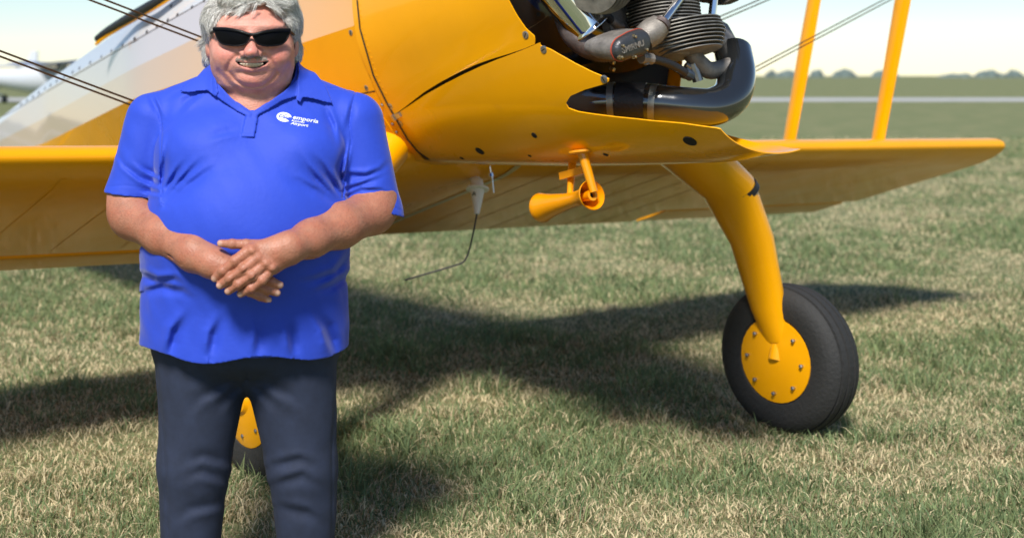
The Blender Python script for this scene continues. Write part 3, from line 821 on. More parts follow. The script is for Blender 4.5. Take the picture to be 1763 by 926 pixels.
G = Geo(); G.tube([PT(1176, 123, 1.30), PT(1190, 131, 1.30)], 0.022, 10); G.tube([PT(1192, 110, 1.31), PT(1202, 140, 1.31)], 0.020, 10); G.tube([PT(1180, 112, 1.30), PT(1196, 122, 1.31)], 0.012, 8); G.build('hose_fitting', M['steel'], eng, False)
G = Geo(); G.tube(smooth_path([PT(1188, 90, 1.30), PT(1205, 110, 1.32), PT(1225, 122, 1.33), PT(1262, 112, 1.36)], 5), 0.034, 16); G.build('intake_pipe', M['cast'], eng)
for px, py in ((1051, 106), (1051, 118), (1173, 131), (1184, 133), (1188, 157)):
    G = Geo(); G.lathe(PT(px, py, 1.2), FW - UP * 0.5, [(0, 0.008), (0.02, 0.008), (0.021, 0.004)], 8); G.build('stud', M['brass'], eng, False)
# sump under the crankcase in the shadow
G = Geo(); G.lathe(EC(1.12) - UP * 0.24, -UP, [(0, 0.13), (0.10, 0.125), (0.16, 0.08), (0.17, 0)], 24, True, False); G.build('sump', M['black_gloss'], eng)
# black air duct leaving the notch, with two steel clamps
duct = smooth_path([PT(958, 181, 0.93), PT(985, 180, 0.98), PT(1020, 177, 1.05), PT(1060, 175, 1.12), PT(1100, 176, 1.19), PT(1140, 179, 1.26), PT(1190, 184, 1.33), PT(1228, 184, 1.37), PT(1258, 166, 1.38), PT(1268, 130, 1.36), PT(1262, 90, 1.30)], 6)
nn = len(duct)
rad = [0.052 + 0.020 * min(1, i / 14) + 0.0016 * (math.sin(i * 2.4) if 16 < i < 32 else 0) for i in range(nn)]
G = Geo(); G.tube(duct, rad, 28); ad = G.build('air_duct', M['black_gloss'], plane, True, 60); ad['label'] = 'black rubber air duct with two steel clamps'
def band(i, name, material, wd=0.012, lift=0.003):
    t = (duct[i + 1] - duct[i - 1]).normalized()
    G = Geo(); G.lathe(duct[i], t, [(-wd, rad[i] - 0.004), (-wd, rad[i] + lift), (wd, rad[i] + lift), (wd, rad[i] - 0.004)], 32, False, False)
    G.build(name, material, ad, True, 40)
i1 = min(range(nn), key=lambda i: abs((PCX + FPX * duct[i].x / duct[i].y) - 1053)); i2 = min(range(nn), key=lambda i: abs((PCX + FPX * duct[i].x / duct[i].y) - 1126))
band(i1, 'duct_clamp', M['clamp']); band(i2, 'duct_clamp', M['clamp'])
band((i1 + i2) // 2, 'duct_sleeve', M['black_rubber'], 0.055, 0.002)
# small bolts and a lower lip of the cowl bracket
# --- twin venturi tube under the belly
XV = 0.42
def PV(px, py, x): return PT(px, py, x)
Yv = (hit(1002, 261) or hit(1002, 252))[0].y - 0.02
v0 = at(1019, 336, Yv); v1 = at(932, 358, Yv + 0.30)
ax = (v0 - v1); L = ax.length; ax.normalize()
mpp = (v0 - CAM_POS).y / FPX
RF, RR = 25.5 * mpp, 25.0 * (v1.y / FPX)
prof_o = [(0.0, RR), (0.004, RR * 1.03), (0.02, RR * 0.93), (L * 0.25, RR * 0.74), (L * 0.5, RR * 0.56), (L * 0.68, RR * 0.50), (L * 0.80, RR * 0.55), (L * 0.90, RR * 0.72), (L - 0.01, RF * 0.97), (L, RF * 1.03), (L + 0.003, RF)]
prof_i = [(L - 0.004, RF * 0.95), (L * 0.90, RF * 0.66), (L * 0.78, RR * 0.46), (L * 0.5, RR * 0.48), (0.03, RR * 0.85), (0.0, RR)]
G = Geo(); G.lathe(v1, ax, prof_o + prof_i, 48, False, False)
ven = G.build('venturi_tube', M['venturi'], plane, True, 50); ven['label'] = 'orange-yellow venturi tube hung under the belly'
n0 = v0 - ax * 0.02
G = Geo(); G.lathe(n0 - ax * 0.11, ax, [(0, 0.020), (0.09, 0.017), (0.12, 0.021), (0.135, 0.022), (0.135, 0.012), (0.10, 0.010), (0.02, 0.010)], 28, True, False)
G.build('inner_nozzle', M['venturi'], ven, True, 50)
G = Geo(); G.lathe(n0 + ax * 0.0, ax, [(-0.02, 0.0105), (0.012, 0.0105)], 20); G.build('nozzle_bore', M['dark'], ven)
top = (hit(1002, 261) or hit(1002, 255) or hit(1002, 245))[0]
G = Geo(); G.tube([top, v0 + ax * 0.012 + Vector((0, 0, 0.010))], [0.020, 0.0155], 16); G.build('stem', M['venturi'], ven)
nn_ = -UP
G = Geo(); G.lathe(top - nn_ * 0.004, nn_, [(0, 0.052), (0.008, 0.052), (0.012, 0.046), (0.013, 0.0)], 30, True, False); G.build('mounting_plate', M['venturi'], ven, True, 40)
top2 = at(986, 272, Yv + 0.26)
G = Geo(); G.tube([top2, at(981, 340, Yv + 0.12)], [0.018, 0.012], 14); G.build('stem', M['venturi'], ven)
G = Geo(); G.box(at(988, 298, Yv + 0.14), ax * 0.075, UP * 0.014, ax.cross(UP) * 0.018); G.build('cross_bracket', M['venturi'], ven, False)
# --- white antenna with bent whip, and drain rod
ca = PT(822, 326, -0.22)
ax_a = (PT(821, 374, -0.20) - ca).normalized()
G = Geo(); G.lathe(ca, ax_a, [(-0.010, 0.030), (-0.006, 0.054), (0.0, 0.056), (0.004, 0.053), (0.006, 0.034), (0.06, 0.024), (0.123, 0.012), (0.125, 0.0)], 28, True, False)
an = G.build('antenna', M['white_plastic'], plane, True, 40); an['label'] = 'white conical antenna with a bent dark whip'
G = Geo(); G.tube(smooth_path([ca - ax_a * 0.008, ca - ax_a * 0.04 - FW * 0.01, ca - ax_a * 0.09 - FW * 0.05, ca - ax_a * 0.16 - FW * 0.12], 4), [0.030] * 5 + [0.024] * 4 + [0.02] * 4, 14); G.build('antenna_mount', M['white_plastic'], an)
wp = [ca + ax_a * 0.12, PT(815, 400, -0.20), PT(808, 430, -0.20), PT(803, 443, -0.20), PT(796, 452, -0.21), PT(770, 461, -0.24), PT(697, 482, -0.32)]
G = Geo(); G.tube(smooth_path(wp, 5), 0.0042, 8); G.build('whip', M['whip'], an)
c_l = ca + ax_a * 0.022; nf = (CAM_POS - c_l).normalized(); 
me, ex, ey, ez = text_mesh('A', 0.026, None, -FW + RT * 0 + Vector((0.9, 0.1, 0)), UP, None, None, 'antenna_mark', 0.0008, 0.0008)
for v in me.vertices: v.co = c_l + nf * 0.034 - Vector((0.016, 0, 0)) + Vector((1, 0, 0)) * v.co.x + Vector((0, 0, 1)) * v.co.y - Vector((0, 1, 0)) * v.co.z
link_mesh('antenna_mark', me, M['whip'], an)
G = Geo(); G.tube([PT(842, 272, -0.12), PT(846, 300, -0.12)], 0.003, 8); G.tube([PT(846, 300, -0.12), PT(849, 332, -0.12)], 0.005, 8); G.tube([PT(845, 298, -0.12), PT(846, 304, -0.12)], 0.011, 8)
G.build('drain_rod', M['chrome'], plane)

# ------------------------------------------------------------------ the person: smooth surfaces from blended solids
PY_ = 4.0
def W(px, py, d=0.0):
    Y = PY_ + d
    return np.array([(px - PCX) / FPX * Y, Y, CAM_H - (py - PCY) / FPX * Y], np.float32)
def m_px(n, d=0.0): return n / FPX * (PY_ + d)

def s_union(a, b, k):
    h = np.clip(0.5 + 0.5 * (b - a) / k, 0, 1)
    return b * (1 - h) + a * h - k * h * (1 - h)
def s_sub(a, b, k):
    """a minus b"""
    h = np.clip(0.5 - 0.5 * (a + b) / k, 0, 1)
    return a * (1 - h) - b * h + k * h * (1 - h)
def d_cap(P, a, b, ra, rb):
    ab = b - a; t = np.clip(((P - a) @ ab) / max(float(ab @ ab), 1e-9), 0, 1)
    return np.linalg.norm(P - a - t[:, None] * ab, axis=1) - (ra + (rb - ra) * t)
def d_ell(P, c, r, rot=None):
    q = P - c
    if rot is not None: q = q @ rot
    k0 = np.linalg.norm(q / r, axis=1); k1 = np.linalg.norm(q / (r * r), axis=1)
    return np.where(k0 < 1e-6, -r.min(), k0 * (k0 - 1.0) / np.maximum(k1, 1e-9))
def d_poly(P, pts):
    """distance to a polyline of 3-D points"""
    d = None
    for a, b in zip(pts[:-1], pts[1:]):
        e = d_cap(P, a, b, 0.0, 0.0); d = e if d is None else np.minimum(d, e)
    return d
def pix(P):
    return np.stack([PCX + FPX * P[:, 0] / P[:, 1], PCY + FPX * (CAM_H - P[:, 2]) / P[:, 1]], 1)
def poly2d(q, pts):
    """signed distance in pixels to a 2-D polygon"""
    pts = np.array(pts, np.float32); d = np.full(len(q), 1e9, np.float32); s = np.ones(len(q), np.float32)
    n = len(pts); j = n - 1
    for i in range(n):
        e = pts[j] - pts[i]; w = q - pts[i]
        t = np.clip((w @ e) / (e @ e), 0, 1)
        d = np.minimum(d, ((w - t[:, None] * e) ** 2).sum(1))
        c1 = q[:, 1] >= pts[i, 1]; c2 = q[:, 1] < pts[j, 1]; c3 = e[0] * w[:, 1] > e[1] * w[:, 0]
        flip = (c1 & c2 & c3) | (~c1 & ~c2 & ~c3); s = np.where(flip, -s, s); j = i
    return s * np.sqrt(d)
def line2d(q, pts):
    d = np.full(len(q), 1e9, np.float32)
    for a, b in zip(pts[:-1], pts[1:]):
        a = np.array(a, np.float32); e = np.array(b, np.float32) - a; w = q - a
        t = np.clip((w @ e) / max(float(e @ e), 1e-6), 0, 1)
        d = np.minimum(d, ((w - t[:, None] * e) ** 2).sum(1))
    return np.sqrt(d)

def fold2d(q, pts, wd):
    """soft S-shaped crease along a line, fading at its ends"""
    best = np.full(len(q), 1e9, np.float32); sg = np.zeros(len(q), np.float32); tt = np.zeros(len(q), np.float32)
    Ls = [math.dist(a, b) for a, b in zip(pts[:-1], pts[1:])]; tot = sum(Ls); acc = 0.0
    for (a, b), L in zip(zip(pts[:-1], pts[1:]), Ls):
        a = np.array(a, np.float32); e = np.array(b, np.float32) - a; w = q - a
        t = np.clip((w @ e) / max(float(e @ e), 1e-6), 0, 1); r = w - t[:, None] * e; dd = (r ** 2).sum(1)
        m = dd < best; best = np.where(m, dd, best)
        sg = np.where(m, e[0] * w[:, 1] - e[1] * w[:, 0], sg); tt = np.where(m, (acc + t * L) / tot, tt); acc += L
    x = np.sqrt(best) / wd; x = np.where(sg < 0, -x, x)
    return (1.25 * x * np.exp(-x * x * 0.9) + 0.55 * np.exp(-x * x * 2.2)) * np.clip(1.9 * (1 - tt), 0, 1) ** 1.5 * np.clip(3.0 * tt + 0.25, 0, 1)

def surface(fn, lo, hi, h, blk=8):
    """dense surface of fn(P)=0 by surface nets, evaluated only near the surface"""
    lo = np.array(lo, np.float32); hi = np.array(hi, np.float32)
    nb = np.ceil((hi - lo) / (h * blk)).astype(int); n = nb * blk + 1
    V = np.empty(n, np.float32)
    bi = np.stack(np.meshgrid(*[np.arange(k) for k in nb], indexing='ij'), -1).reshape(-1, 3)
    cen = lo + (bi + 0.5) * (blk * h); dc = fn(cen.astype(np.float32)); lim = blk * h * 0.87 * 1.35 + 0.006
    far = np.abs(dc) > lim
    S = np.where(dc < 0, -0.05, 0.05).astype(np.float32).reshape(nb)
    S = np.repeat(np.repeat(np.repeat(S, blk, 0), blk, 1), blk, 2); V[:-1, :-1, :-1] = S
    V[-1] = 0.05; V[:, -1] = 0.05; V[:, :, -1] = 0.05
    g = np.stack(np.meshgrid(*[np.arange(blk + 1)] * 3, indexing='ij'), -1).reshape(-1, 3)
    near = bi[~far]; step = max(1, 400000 // len(g))
    for s in range(0, len(near), step):
        b = near[s:s + step]
        P = (lo + (b[:, None, :] * blk + g[None]) * h).reshape(-1, 3).astype(np.float32)
        d = fn(P).reshape(len(b), blk + 1, blk + 1, blk + 1)
        for (i, j, k), v in zip(b, d): V[i * blk:(i + 1) * blk + 1, j * blk:(j + 1) * blk + 1, k * blk:(k + 1) * blk + 1] = v
    I = V < 0
    c = np.zeros(np.array(n) - 1, np.int8)
    for dx in (0, 1):
        for dy in (0, 1):
            for dz in (0, 1): c += I[dx:n[0] - 1 + dx, dy:n[1] - 1 + dy, dz:n[2] - 1 + dz]
    act = (c > 0) & (c < 8); idx = np.argwhere(act)
    num = np.full(act.shape, -1, np.int32); num[act] = np.arange(len(idx))
    acc = np.zeros((len(idx), 3)); cnt = np.zeros(len(idx))
    corners = [(a, b, d) for a in (0, 1) for b in (0, 1) for d in (0, 1)]
    for a in range(8):
        for b in range(a + 1, 8):
            if sum(x != y for x, y in zip(corners[a], corners[b])) != 1: continue
            ia, ib = idx + corners[a], idx + corners[b]
            va, vb = V[ia[:, 0], ia[:, 1], ia[:, 2]], V[ib[:, 0], ib[:, 1], ib[:, 2]]
            m = (va < 0) != (vb < 0); t = np.where(m, va / np.where(m, va - vb, 1), 0)
            acc += np.where(m[:, None], np.array(corners[a]) + t[:, None] * (np.array(corners[b]) - np.array(corners[a])), 0); cnt += m
    verts = lo + (idx + acc / cnt[:, None]) * h
    faces = []
    for ax in range(3):
        u, v = (ax + 1) % 3, (ax + 2) % 3
        sl0 = [slice(1, n[k] - 1) for k in range(3)]; sl1 = list(sl0); sl0[ax] = slice(0, n[ax] - 1); sl1[ax] = slice(1, n[ax])
        ch = I[tuple(sl0)] != I[tuple(sl1)]; e = np.argwhere(ch)
        off = np.array([1, 1, 1]); off[ax] = 0; e = e + off
        ins = I[e[:, 0], e[:, 1], e[:, 2]]
        def cell(du, dv):
            q = e.copy(); q[:, u] -= du; q[:, v] -= dv; return num[q[:, 0], q[:, 1], q[:, 2]]
        Q = np.stack([cell(1, 1), cell(0, 1), cell(0, 0), cell(1, 0)], 1)
        Q[~ins] = Q[~ins][:, ::-1]; faces.append(Q[(Q >= 0).all(1)])
    return verts, np.concatenate(faces)

def np_mesh(name, verts, faces, material, parent=None, col=None, relax=2):
    me = bpy.data.meshes.new(name); nv, nf = len(verts), len(faces)
    if relax:                                                    # light smoothing of the grid steps
        for _ in range(relax):
            s = np.zeros((nv, 3)); c = np.zeros(nv)
            for a, b in ((0, 1), (1, 2), (2, 3), (3, 0)):
                for i, j in ((a, b), (b, a)):
                    c += np.bincount(faces[:, i], minlength=nv)
                    for k in range(3): s[:, k] += np.bincount(faces[:, i], verts[faces[:, j], k], nv)
            verts = verts * 0.45 + 0.55 * s / np.maximum(c, 1)[:, None]
    me.vertices.add(nv); me.vertices.foreach_set('co', verts.astype(np.float32).ravel())
    me.loops.add(nf * 4); me.loops.foreach_set('vertex_index', faces.astype(np.int32).ravel())
    me.polygons.add(nf); me.polygons.foreach_set('loop_start', (np.arange(nf) * 4).astype(np.int32))
    me.polygons.foreach_set('use_smooth', np.ones(nf, bool))
    me.update(calc_edges=True); me.validate()
    if col is not None:
        c4 = np.ones((nv, 4), np.float32); c4[:, :3] = col(verts.astype(np.float32))
        a = me.color_attributes.new('Col', 'FLOAT_COLOR', 'POINT'); a.data.foreach_set('color', c4.ravel())
    return link_mesh(name, me, material, parent), verts

def in_box(P, lo, hi, fn, pad=0.03):
    """fn inside a box, the distance to the box elsewhere"""
    lo, hi = np.minimum(lo, hi), np.maximum(lo, hi)
    g_ = np.maximum(np.maximum(lo - P, P - hi), 0); dd = np.sqrt((g_ ** 2).sum(1)); m = dd < pad
    out = (dd * 0.8 + 0.004).astype(np.float32)
    if m.any(): out[m] = fn(P[m])
    return out
def E3(px, py, d, rx, rz, ry):
    """ellipsoid: centre in pixels and depth, radii in pixels, pixels and metres"""
    return W(px, py, d), np.array([m_px(rx, d), ry, m_px(rz, d)], np.float32)
def C2(a, b):
    """tapered capsule between (px, py, depth, radius in pixels)"""
    return W(*a[:3]), W(*b[:3]), m_px(a[3], a[2]), m_px(b[3], b[2])

# --- skin
HX = 433.0
def f_head(P):
    q = pix(P)
    d = d_ell(P, *E3(HX, 52, 0.035, 72, 66, 0.125))
    d = s_union(d, d_ell(P, *E3(HX + 1, 92, -0.005, 72, 60, 0.112)), 0.04)
    d = s_union(d, d_ell(P, *E3(HX + 2, 118, 0.005, 69, 41, 0.098)), 0.03)          # jowls
    d = s_union(d, d_ell(P, *E3(HX + 4, 140, 0.015, 62, 24, 0.092)), 0.025)         # double chin
    d = s_union(d, d_ell(P, *E3(HX + 1, 136, -0.062, 27, 16, 0.042)), 0.022)        # chin
    d = s_union(d, d_ell(P, *E3(395, 97, -0.062, 25, 20, 0.044)), 0.028)            # cheeks
    d = s_union(d, d_ell(P, *E3(474, 97, -0.062, 25, 20, 0.044)), 0.028)
    d = s_union(d, d_ell(P, *E3(HX, 108, -0.080, 31, 17, 0.040)), 0.02)             # muzzle
    d = s_union(d, d_ell(P, *E3(HX, 46, -0.070, 54, 10, 0.040)), 0.03)              # brow
    d = s_union(d, d_cap(P, *C2((HX - 1, 60, -0.105, 6), (HX - 1, 86, -0.136, 9.5))), 0.016)    # nose
    d = s_union(d, d_ell(P, *E3(HX - 1, 90.5, -0.138, 13.0, 9.5, 0.021)), 0.008)
    for x in (-15, 13): d = s_union(d, d_ell(P, *E3(HX + x, 92.5, -0.117, 8.5, 6.8, 0.018)), 0.007)
    for x in (-7.5, 5.5): d = s_sub(d, d_ell(P, *E3(HX + x, 98.5, -0.136, 3.6, 2.2, 0.008)), 0.003)
    # eye sockets
    for x in (-30, 31): d = s_sub(d, d_ell(P, *E3(HX + x, 63, -0.145, 22, 11, 0.034)), 0.02)
    # smile folds, chin and double-chin creases, brow and eye-corner lines
    fr = P[:, 1] < PY_ - 0.02
    dep = np.zeros(len(P), np.float32)
    for L, wd, a in (([(416, 92), (405, 98), (397, 106), (392, 116), (391, 122)], 3.6, 0.0045), ([(448, 92), (461, 98), (469, 106), (474, 116), (475, 122)], 3.6, 0.0045),
                     ([(412, 125), (434, 128.5), (456, 125)], 3.5, 0.0030), ([(396, 126), (406, 139), (420, 147.5), (436, 150.5), (452, 148), (467, 138), (478, 125)], 3.2, 0.0055),
                     ([(376, 122), (392, 143), (412, 156)], 4.0, 0.0022), ([(496, 118), (482, 140), (462, 154)], 4.0, 0.0022),
                     ([(405, 34), (433, 32), (462, 34)], 2.2, 0.0014), ([(402, 41), (433, 39.5), (465, 41)], 2.2, 0.0014), ([(377, 80), (388, 84), (402, 84)], 2.2, 0.0022), ([(490, 80), (478, 84), (464, 84)], 2.2, 0.0022)):
        dep += a * np.exp(-(line2d(q, L) / wd) ** 2)
    dep += 0.0020 * (noise3(P, 55, 51) - 0.5)
    d = d + np.where(fr, dep, 0)
    # mouth: lips, then a smile-shaped opening
    d = s_union(d, d_poly(P, [W(411, 109.5, -0.100), W(421, 118.2, -0.111), W(434, 120.8, -0.115), W(447, 118.2, -0.111), W(459, 108.5, -0.100)]) - m_px(3.1), 0.005)
    d = s_union(d, d_poly(P, [W(411, 106.5, -0.104), W(434, 107.6, -0.116), W(459, 105.5, -0.104)]) - m_px(1.8), 0.008)
    mo = np.maximum(poly2d(q, [(406, 106), (420, 108.6), (434, 109.2), (448, 108.4), (463, 105), (457, 112), (447, 116), (434, 118), (421, 116), (411, 112)]) * (PY_ / FPX), np.maximum(P[:, 1] - (PY_ - 0.075), PY_ - 0.18 - P[:, 1]))
    d = s_sub(d, mo, 0.0025)
    # ears
    for x, y, s in ((361, 84, -1), (507, 81, 1)):
        d = s_union(d, d_ell(P, *E3(x, y, 0.035, 7.5, 18, 0.026)), 0.008)
        d = s_sub(d, d_ell(P, *E3(x - 3.0 * s, y - 2, 0.012, 3.0, 9, 0.014)), 0.006)
    return d
ARM_L = [(252, 235, 0.075, 34), (219, 348, 0.055, 36), (229, 372, 0.030, 38), (283, 403, -0.085, 36.0), (335, 436, -0.190, 30), (366, 452, -0.232, 24.5), (392, 462, -0.250, 23)]
ARM_R = [(614, 235, 0.075, 34), (646, 345, 0.055, 37), (640, 364, 0.030, 37), (585, 389, -0.085, 36.5), (535, 411, -0.185, 30.5), (498, 427, -0.250, 25.5), (478, 432, -0.268, 24)]
# upper hand (from the right of the picture), fingers down to the left; under hand peeking out below
FINGERS = {  # lists of (px, py, depth, radius px)
    'a1': [(432, 430, -0.296, 11.5), (405, 449, -0.306, 9.4), (384, 466, -0.300, 8.6), (370, 479, -0.286, 7.2)],
    'a2': [(444, 443, -0.300, 11.0), (420, 463, -0.314, 9.3), (396, 479, -0.310, 8.7), (379, 491, -0.296, 7.3)],
    'a3': [(457, 452, -0.298, 10.8), (434, 474, -0.314, 9.0), (411, 489, -0.310, 8.4), (393, 501, -0.296, 7.0)],
    'a4': [(470, 460, -0.290, 10.4), (451, 482, -0.306, 8.4), (432, 496, -0.304, 7.8), (414, 506, -0.292, 6.6)],
    'at': [(446, 424, -0.272, 12), (424, 421, -0.274, 9.0), (400, 420, -0.276, 8.2), (380, 419, -0.268, 6.6)],
    'b1': [(430, 474, -0.256, 11), (452, 480, -0.268, 8.8), (468, 485, -0.268, 8.2), (482, 490.5, -0.262, 6.6)],
    'b2': [(420, 482, -0.252, 11), (444, 493, -0.266, 8.8), (462, 499, -0.266, 8.2), (477, 504, -0.260, 6.6)],
    'b3': [(408, 488, -0.248, 11), (430, 502, -0.264, 8.6), (448, 510, -0.264, 8.0), (462, 516, -0.258, 6.4)],
}
def f_hands(P):
    # back of the upper hand
    d = None
    for a, b in (((496, 420, -0.262, 20), (437, 431, -0.285, 15)), ((496, 424, -0.265, 20), (447, 444, -0.290, 15)), ((496, 430, -0.265, 20), (458, 454, -0.288, 14.5)), ((495, 438, -0.262, 18), (470, 460, -0.280, 13.5))):
        e = d_cap(P, *C2(a, b)); d = e if d is None else s_union(d, e, 0.010)
    for x, y in ((433, 431), (444, 444), (457, 453), (469, 461)): d = s_union(d, d_ell(P, *E3(x, y, -0.306, 7.5, 7.5, 0.013)), 0.012)
    for k in ('a1', 'a2', 'a3', 'a4', 'at'):
        F = FINGERS[k]; e = None
        for a, b in zip(F[:-1], F[1:]):
            c = d_cap(P, *C2(a, b)); e = c if e is None else s_union(e, c, 0.004)
        for j in (1, 2): e = s_union(e, np.linalg.norm(P - W(F[j][0], F[j][1], F[j][2] - 0.002), axis=1) - m_px(F[j][3] * 0.99), 0.004)
        d = s_union(d, e, 0.0035)
    # grooves between the fingers so they stay apart
    for L in ([(424, 443, -0.325), (402, 463, -0.325), (374, 486, -0.305)], [(436, 458, -0.328), (408, 478, -0.328), (386, 496, -0.31)], [(449, 470, -0.325), (424, 489, -0.325), (402, 505, -0.31)]):
        d = s_sub(d, d_poly(P, [W(*p) for p in L]) - m_px(1.9), 0.004)
    for L in ([(482, 425, -0.305), (436, 434, -0.322)], [(482, 430, -0.307), (446, 446, -0.326)], [(484, 437, -0.305), (459, 455, -0.322)]):   # tendons
        d = d - 0.0016 * np.exp(-(d_poly(P, [W(*p) for p in L]) / 0.007) ** 2)
    # lower hand
    e = d_ell(P, *E3(408, 473, -0.246, 32, 24, 0.030))
    for k in ('b1', 'b2', 'b3'):
        F = FINGERS[k]; g_ = None
        for a, b in zip(F[:-1], F[1:]):
            c = d_cap(P, *C2(a, b)); g_ = c if g_ is None else s_union(g_, c, 0.004)
        e = s_union(e, g_, 0.004)
    return d, e
def chain(P, L, k=0.02):
    d = None
    for a, b in zip(L[:-1], L[1:]):
        c = d_cap(P, *C2(a, b)); d = c if d is None else s_union(d, c, k)
    return d
def f_skin(P):
    d = in_box(P, W(350, 172, -0.16), W(518, -25, 0.17), f_head)
    d = s_union(d, d_cap(P, *C2((HX + 6, 120, 0.05, 56), (HX + 6, 175, 0.055, 62))), 0.02)
    d = s_union(d, d_ell(P, *E3(HX + 2, 225, 0.065, 120, 60, 0.135)), 0.05)                 # upper chest under the shirt
    d = s_union(d, d_cap(P, *C2((305, 222, 0.085, 34), (570, 222, 0.085, 34))), 0.03)       # shoulders under the shirt
    aL = chain(P, ARM_L, 0.03).astype(np.float32); aR = chain(P, ARM_R, 0.03).astype(np.float32)
    # muscle line along the forearms, elbow creases
    aL = s_sub(aL, d_poly(P, [W(208, 388, -0.02), W(240, 402, -0.075), W(285, 432, -0.155), W(315, 452, -0.22)]) - m_px(1.6), 0.012)
    aL = s_union(aL, d_ell(P, *E3(196, 366, 0.06, 12, 16, 0.03)), 0.02)
    aR = s_sub(aR, d_poly(P, [W(630, 395, -0.01), W(590, 417, -0.105), W(545, 438, -0.195), W(515, 450, -0.25)]) - m_px(1.6), 0.012)
    hl_, hh_ = W(352, 540, -0.34), W(520, 395, -0.2)
    hl_, hh_ = np.minimum(hl_, hh_), np.maximum(hl_, hh_)
    m = ((P > hl_ - 0.02) & (P < hh_ + 0.02)).all(1)
    if m.any():
        hA, hB = f_hands(P[m]); aR[m] = s_union(aR[m], hA, 0.012); aL[m] = s_union(aL[m], hB, 0.012)
    d = s_union(d, aL, 0.02); d = s_union(d, aR, 0.004)
    return d

def noise3(P, s, seed):
    r = np.random.default_rng(seed); G = r.random((48, 48, 48)).astype(np.float32)
    f = P * s + 100.0; i = np.floor(f).astype(int); t = (f - i); t = t * t * (3 - 2 * t)
    out = 0
    for a in (0, 1):
        for b in (0, 1):
            for c in (0, 1):
                w = (t[:, 0] if a else 1 - t[:, 0]) * (t[:, 1] if b else 1 - t[:, 1]) * (t[:, 2] if c else 1 - t[:, 2])
                out = out + w * G[(i[:, 0] + a) % 48, (i[:, 1] + b) % 48, (i[:, 2] + c) % 48]
    return out

def skin_colour(V):
    q = pix(V); n = len(V)
    face = np.array([0.66, 0.30, 0.225]); arm = np.array([0.395, 0.160, 0.098]); c = np.tile(face, (n, 1))
    isarm = np.clip((q[:, 1] - 300) / 20, 0, 1)[:, None]; c = c * (1 - isarm) + arm * isarm
    def blob(x, y, rx, ry, colr, k):
        nonlocal c
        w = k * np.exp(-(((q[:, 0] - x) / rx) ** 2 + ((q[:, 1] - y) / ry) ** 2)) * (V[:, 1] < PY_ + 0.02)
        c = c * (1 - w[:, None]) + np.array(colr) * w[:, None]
    red = (0.66, 0.20, 0.165)
    for x, y, rx, ry, k in ((392, 95, 22, 14, 0.65), (477, 96, 22, 14, 0.6), (432, 88, 13, 12, 0.75), (432, 32, 45, 10, 0.3), (434, 138, 30, 10, 0.45)): blob(x, y, rx, ry, red, k)
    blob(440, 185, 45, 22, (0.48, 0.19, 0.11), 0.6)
    lip = np.exp(-(line2d(q, [(411, 110.5), (420, 117.5), (434, 120), (447, 117.5), (458, 109.5)]) / 3.0) ** 2) + 0.5 * np.exp(-(line2d(q, [(412, 107), (433, 108), (456, 106.5)]) / 1.8) ** 2)
    w = np.clip(lip, 0, 1)[:, None] * 0.7 * (V[:, 1] < PY_ - 0.06)[:, None]; c = c * (1 - w) + np.array((0.55, 0.17, 0.16)) * w
    mo = (poly2d(q, [(404, 106), (420, 108), (434, 108.6), (448, 107.8), (465, 105), (456, 112), (447, 115.6), (434, 117.4), (421, 115.6), (411, 112)]) < 0) & (V[:, 1] > PY_ - 0.110) & (V[:, 1] < PY_ - 0.04)
    c[mo] = (0.05, 0.012, 0.01)
    # nails and knuckle creases
    for k, F in FINGERS.items():
        a = W(*F[3][:3]); b = W(*F[2][:3]); t = (a - b) / np.linalg.norm(a - b)
        nc = a + t * m_px(2.0) + np.array([0, -1, 0.1]) * m_px(F[3][3]) * 0.85
        w = np.clip(1.3 - (np.linalg.norm(V - nc, axis=1) / m_px(5.6)) ** 2, 0, 1)[:, None] * 0.85; c = c * (1 - w) + np.array((0.56, 0.33, 0.25)) * w
        for j in (1, 2):
            p = W(F[j][0], F[j][1], F[j][2]) + np.array([0, -1, 0]) * m_px(F[j][3]) * 0.9
            w = np.exp(-(np.linalg.norm(V - p, axis=1) / m_px(5)) ** 2)[:, None] * 0.4; c = c * (1 - w) + np.array((0.34, 0.12, 0.075)) * w
    mot = 0.5 * noise3(V, 30, 1) + 0.3 * noise3(V, 95, 2) + 0.2 * noise3(V, 240, 3)
    c *= (0.80 + 0.40 * mot)[:, None] * np.stack([np.ones(n), 0.90 + 0.20 * noise3(V, 45, 6), 0.88 + 0.24 * noise3(V, 45, 6)], 1)
    # freckled forearms
    fr = (noise3(V, 210, 4) > 0.74) & (q[:, 1] > 330); c[fr] *= 0.86
    return c

M['skin'] = mat('sunned_skin', (0.5, 0.25, 0.18), rough=0.46, attr='Col', var=0.06, var_scale=60, sss=0.12, bump=0.22, bump_scale=170, spec=0.4)
lo = W(176, 530, 0); hi = W(700, -35, 0)
v, f = surface(f_skin, (W(160, 0, -0.3)[0] - 0.02, PY_ - 0.36, W(0, 525, -0.3)[2]), (W(712, 0, 0.1)[0], PY_ + 0.24, W(0, -30, 0)[2]), 0.0028)
print('skin', len(v))
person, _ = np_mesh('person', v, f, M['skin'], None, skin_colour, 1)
tag(person, 'grey-haired man in a blue polo shirt standing with crossed hands', 'person')

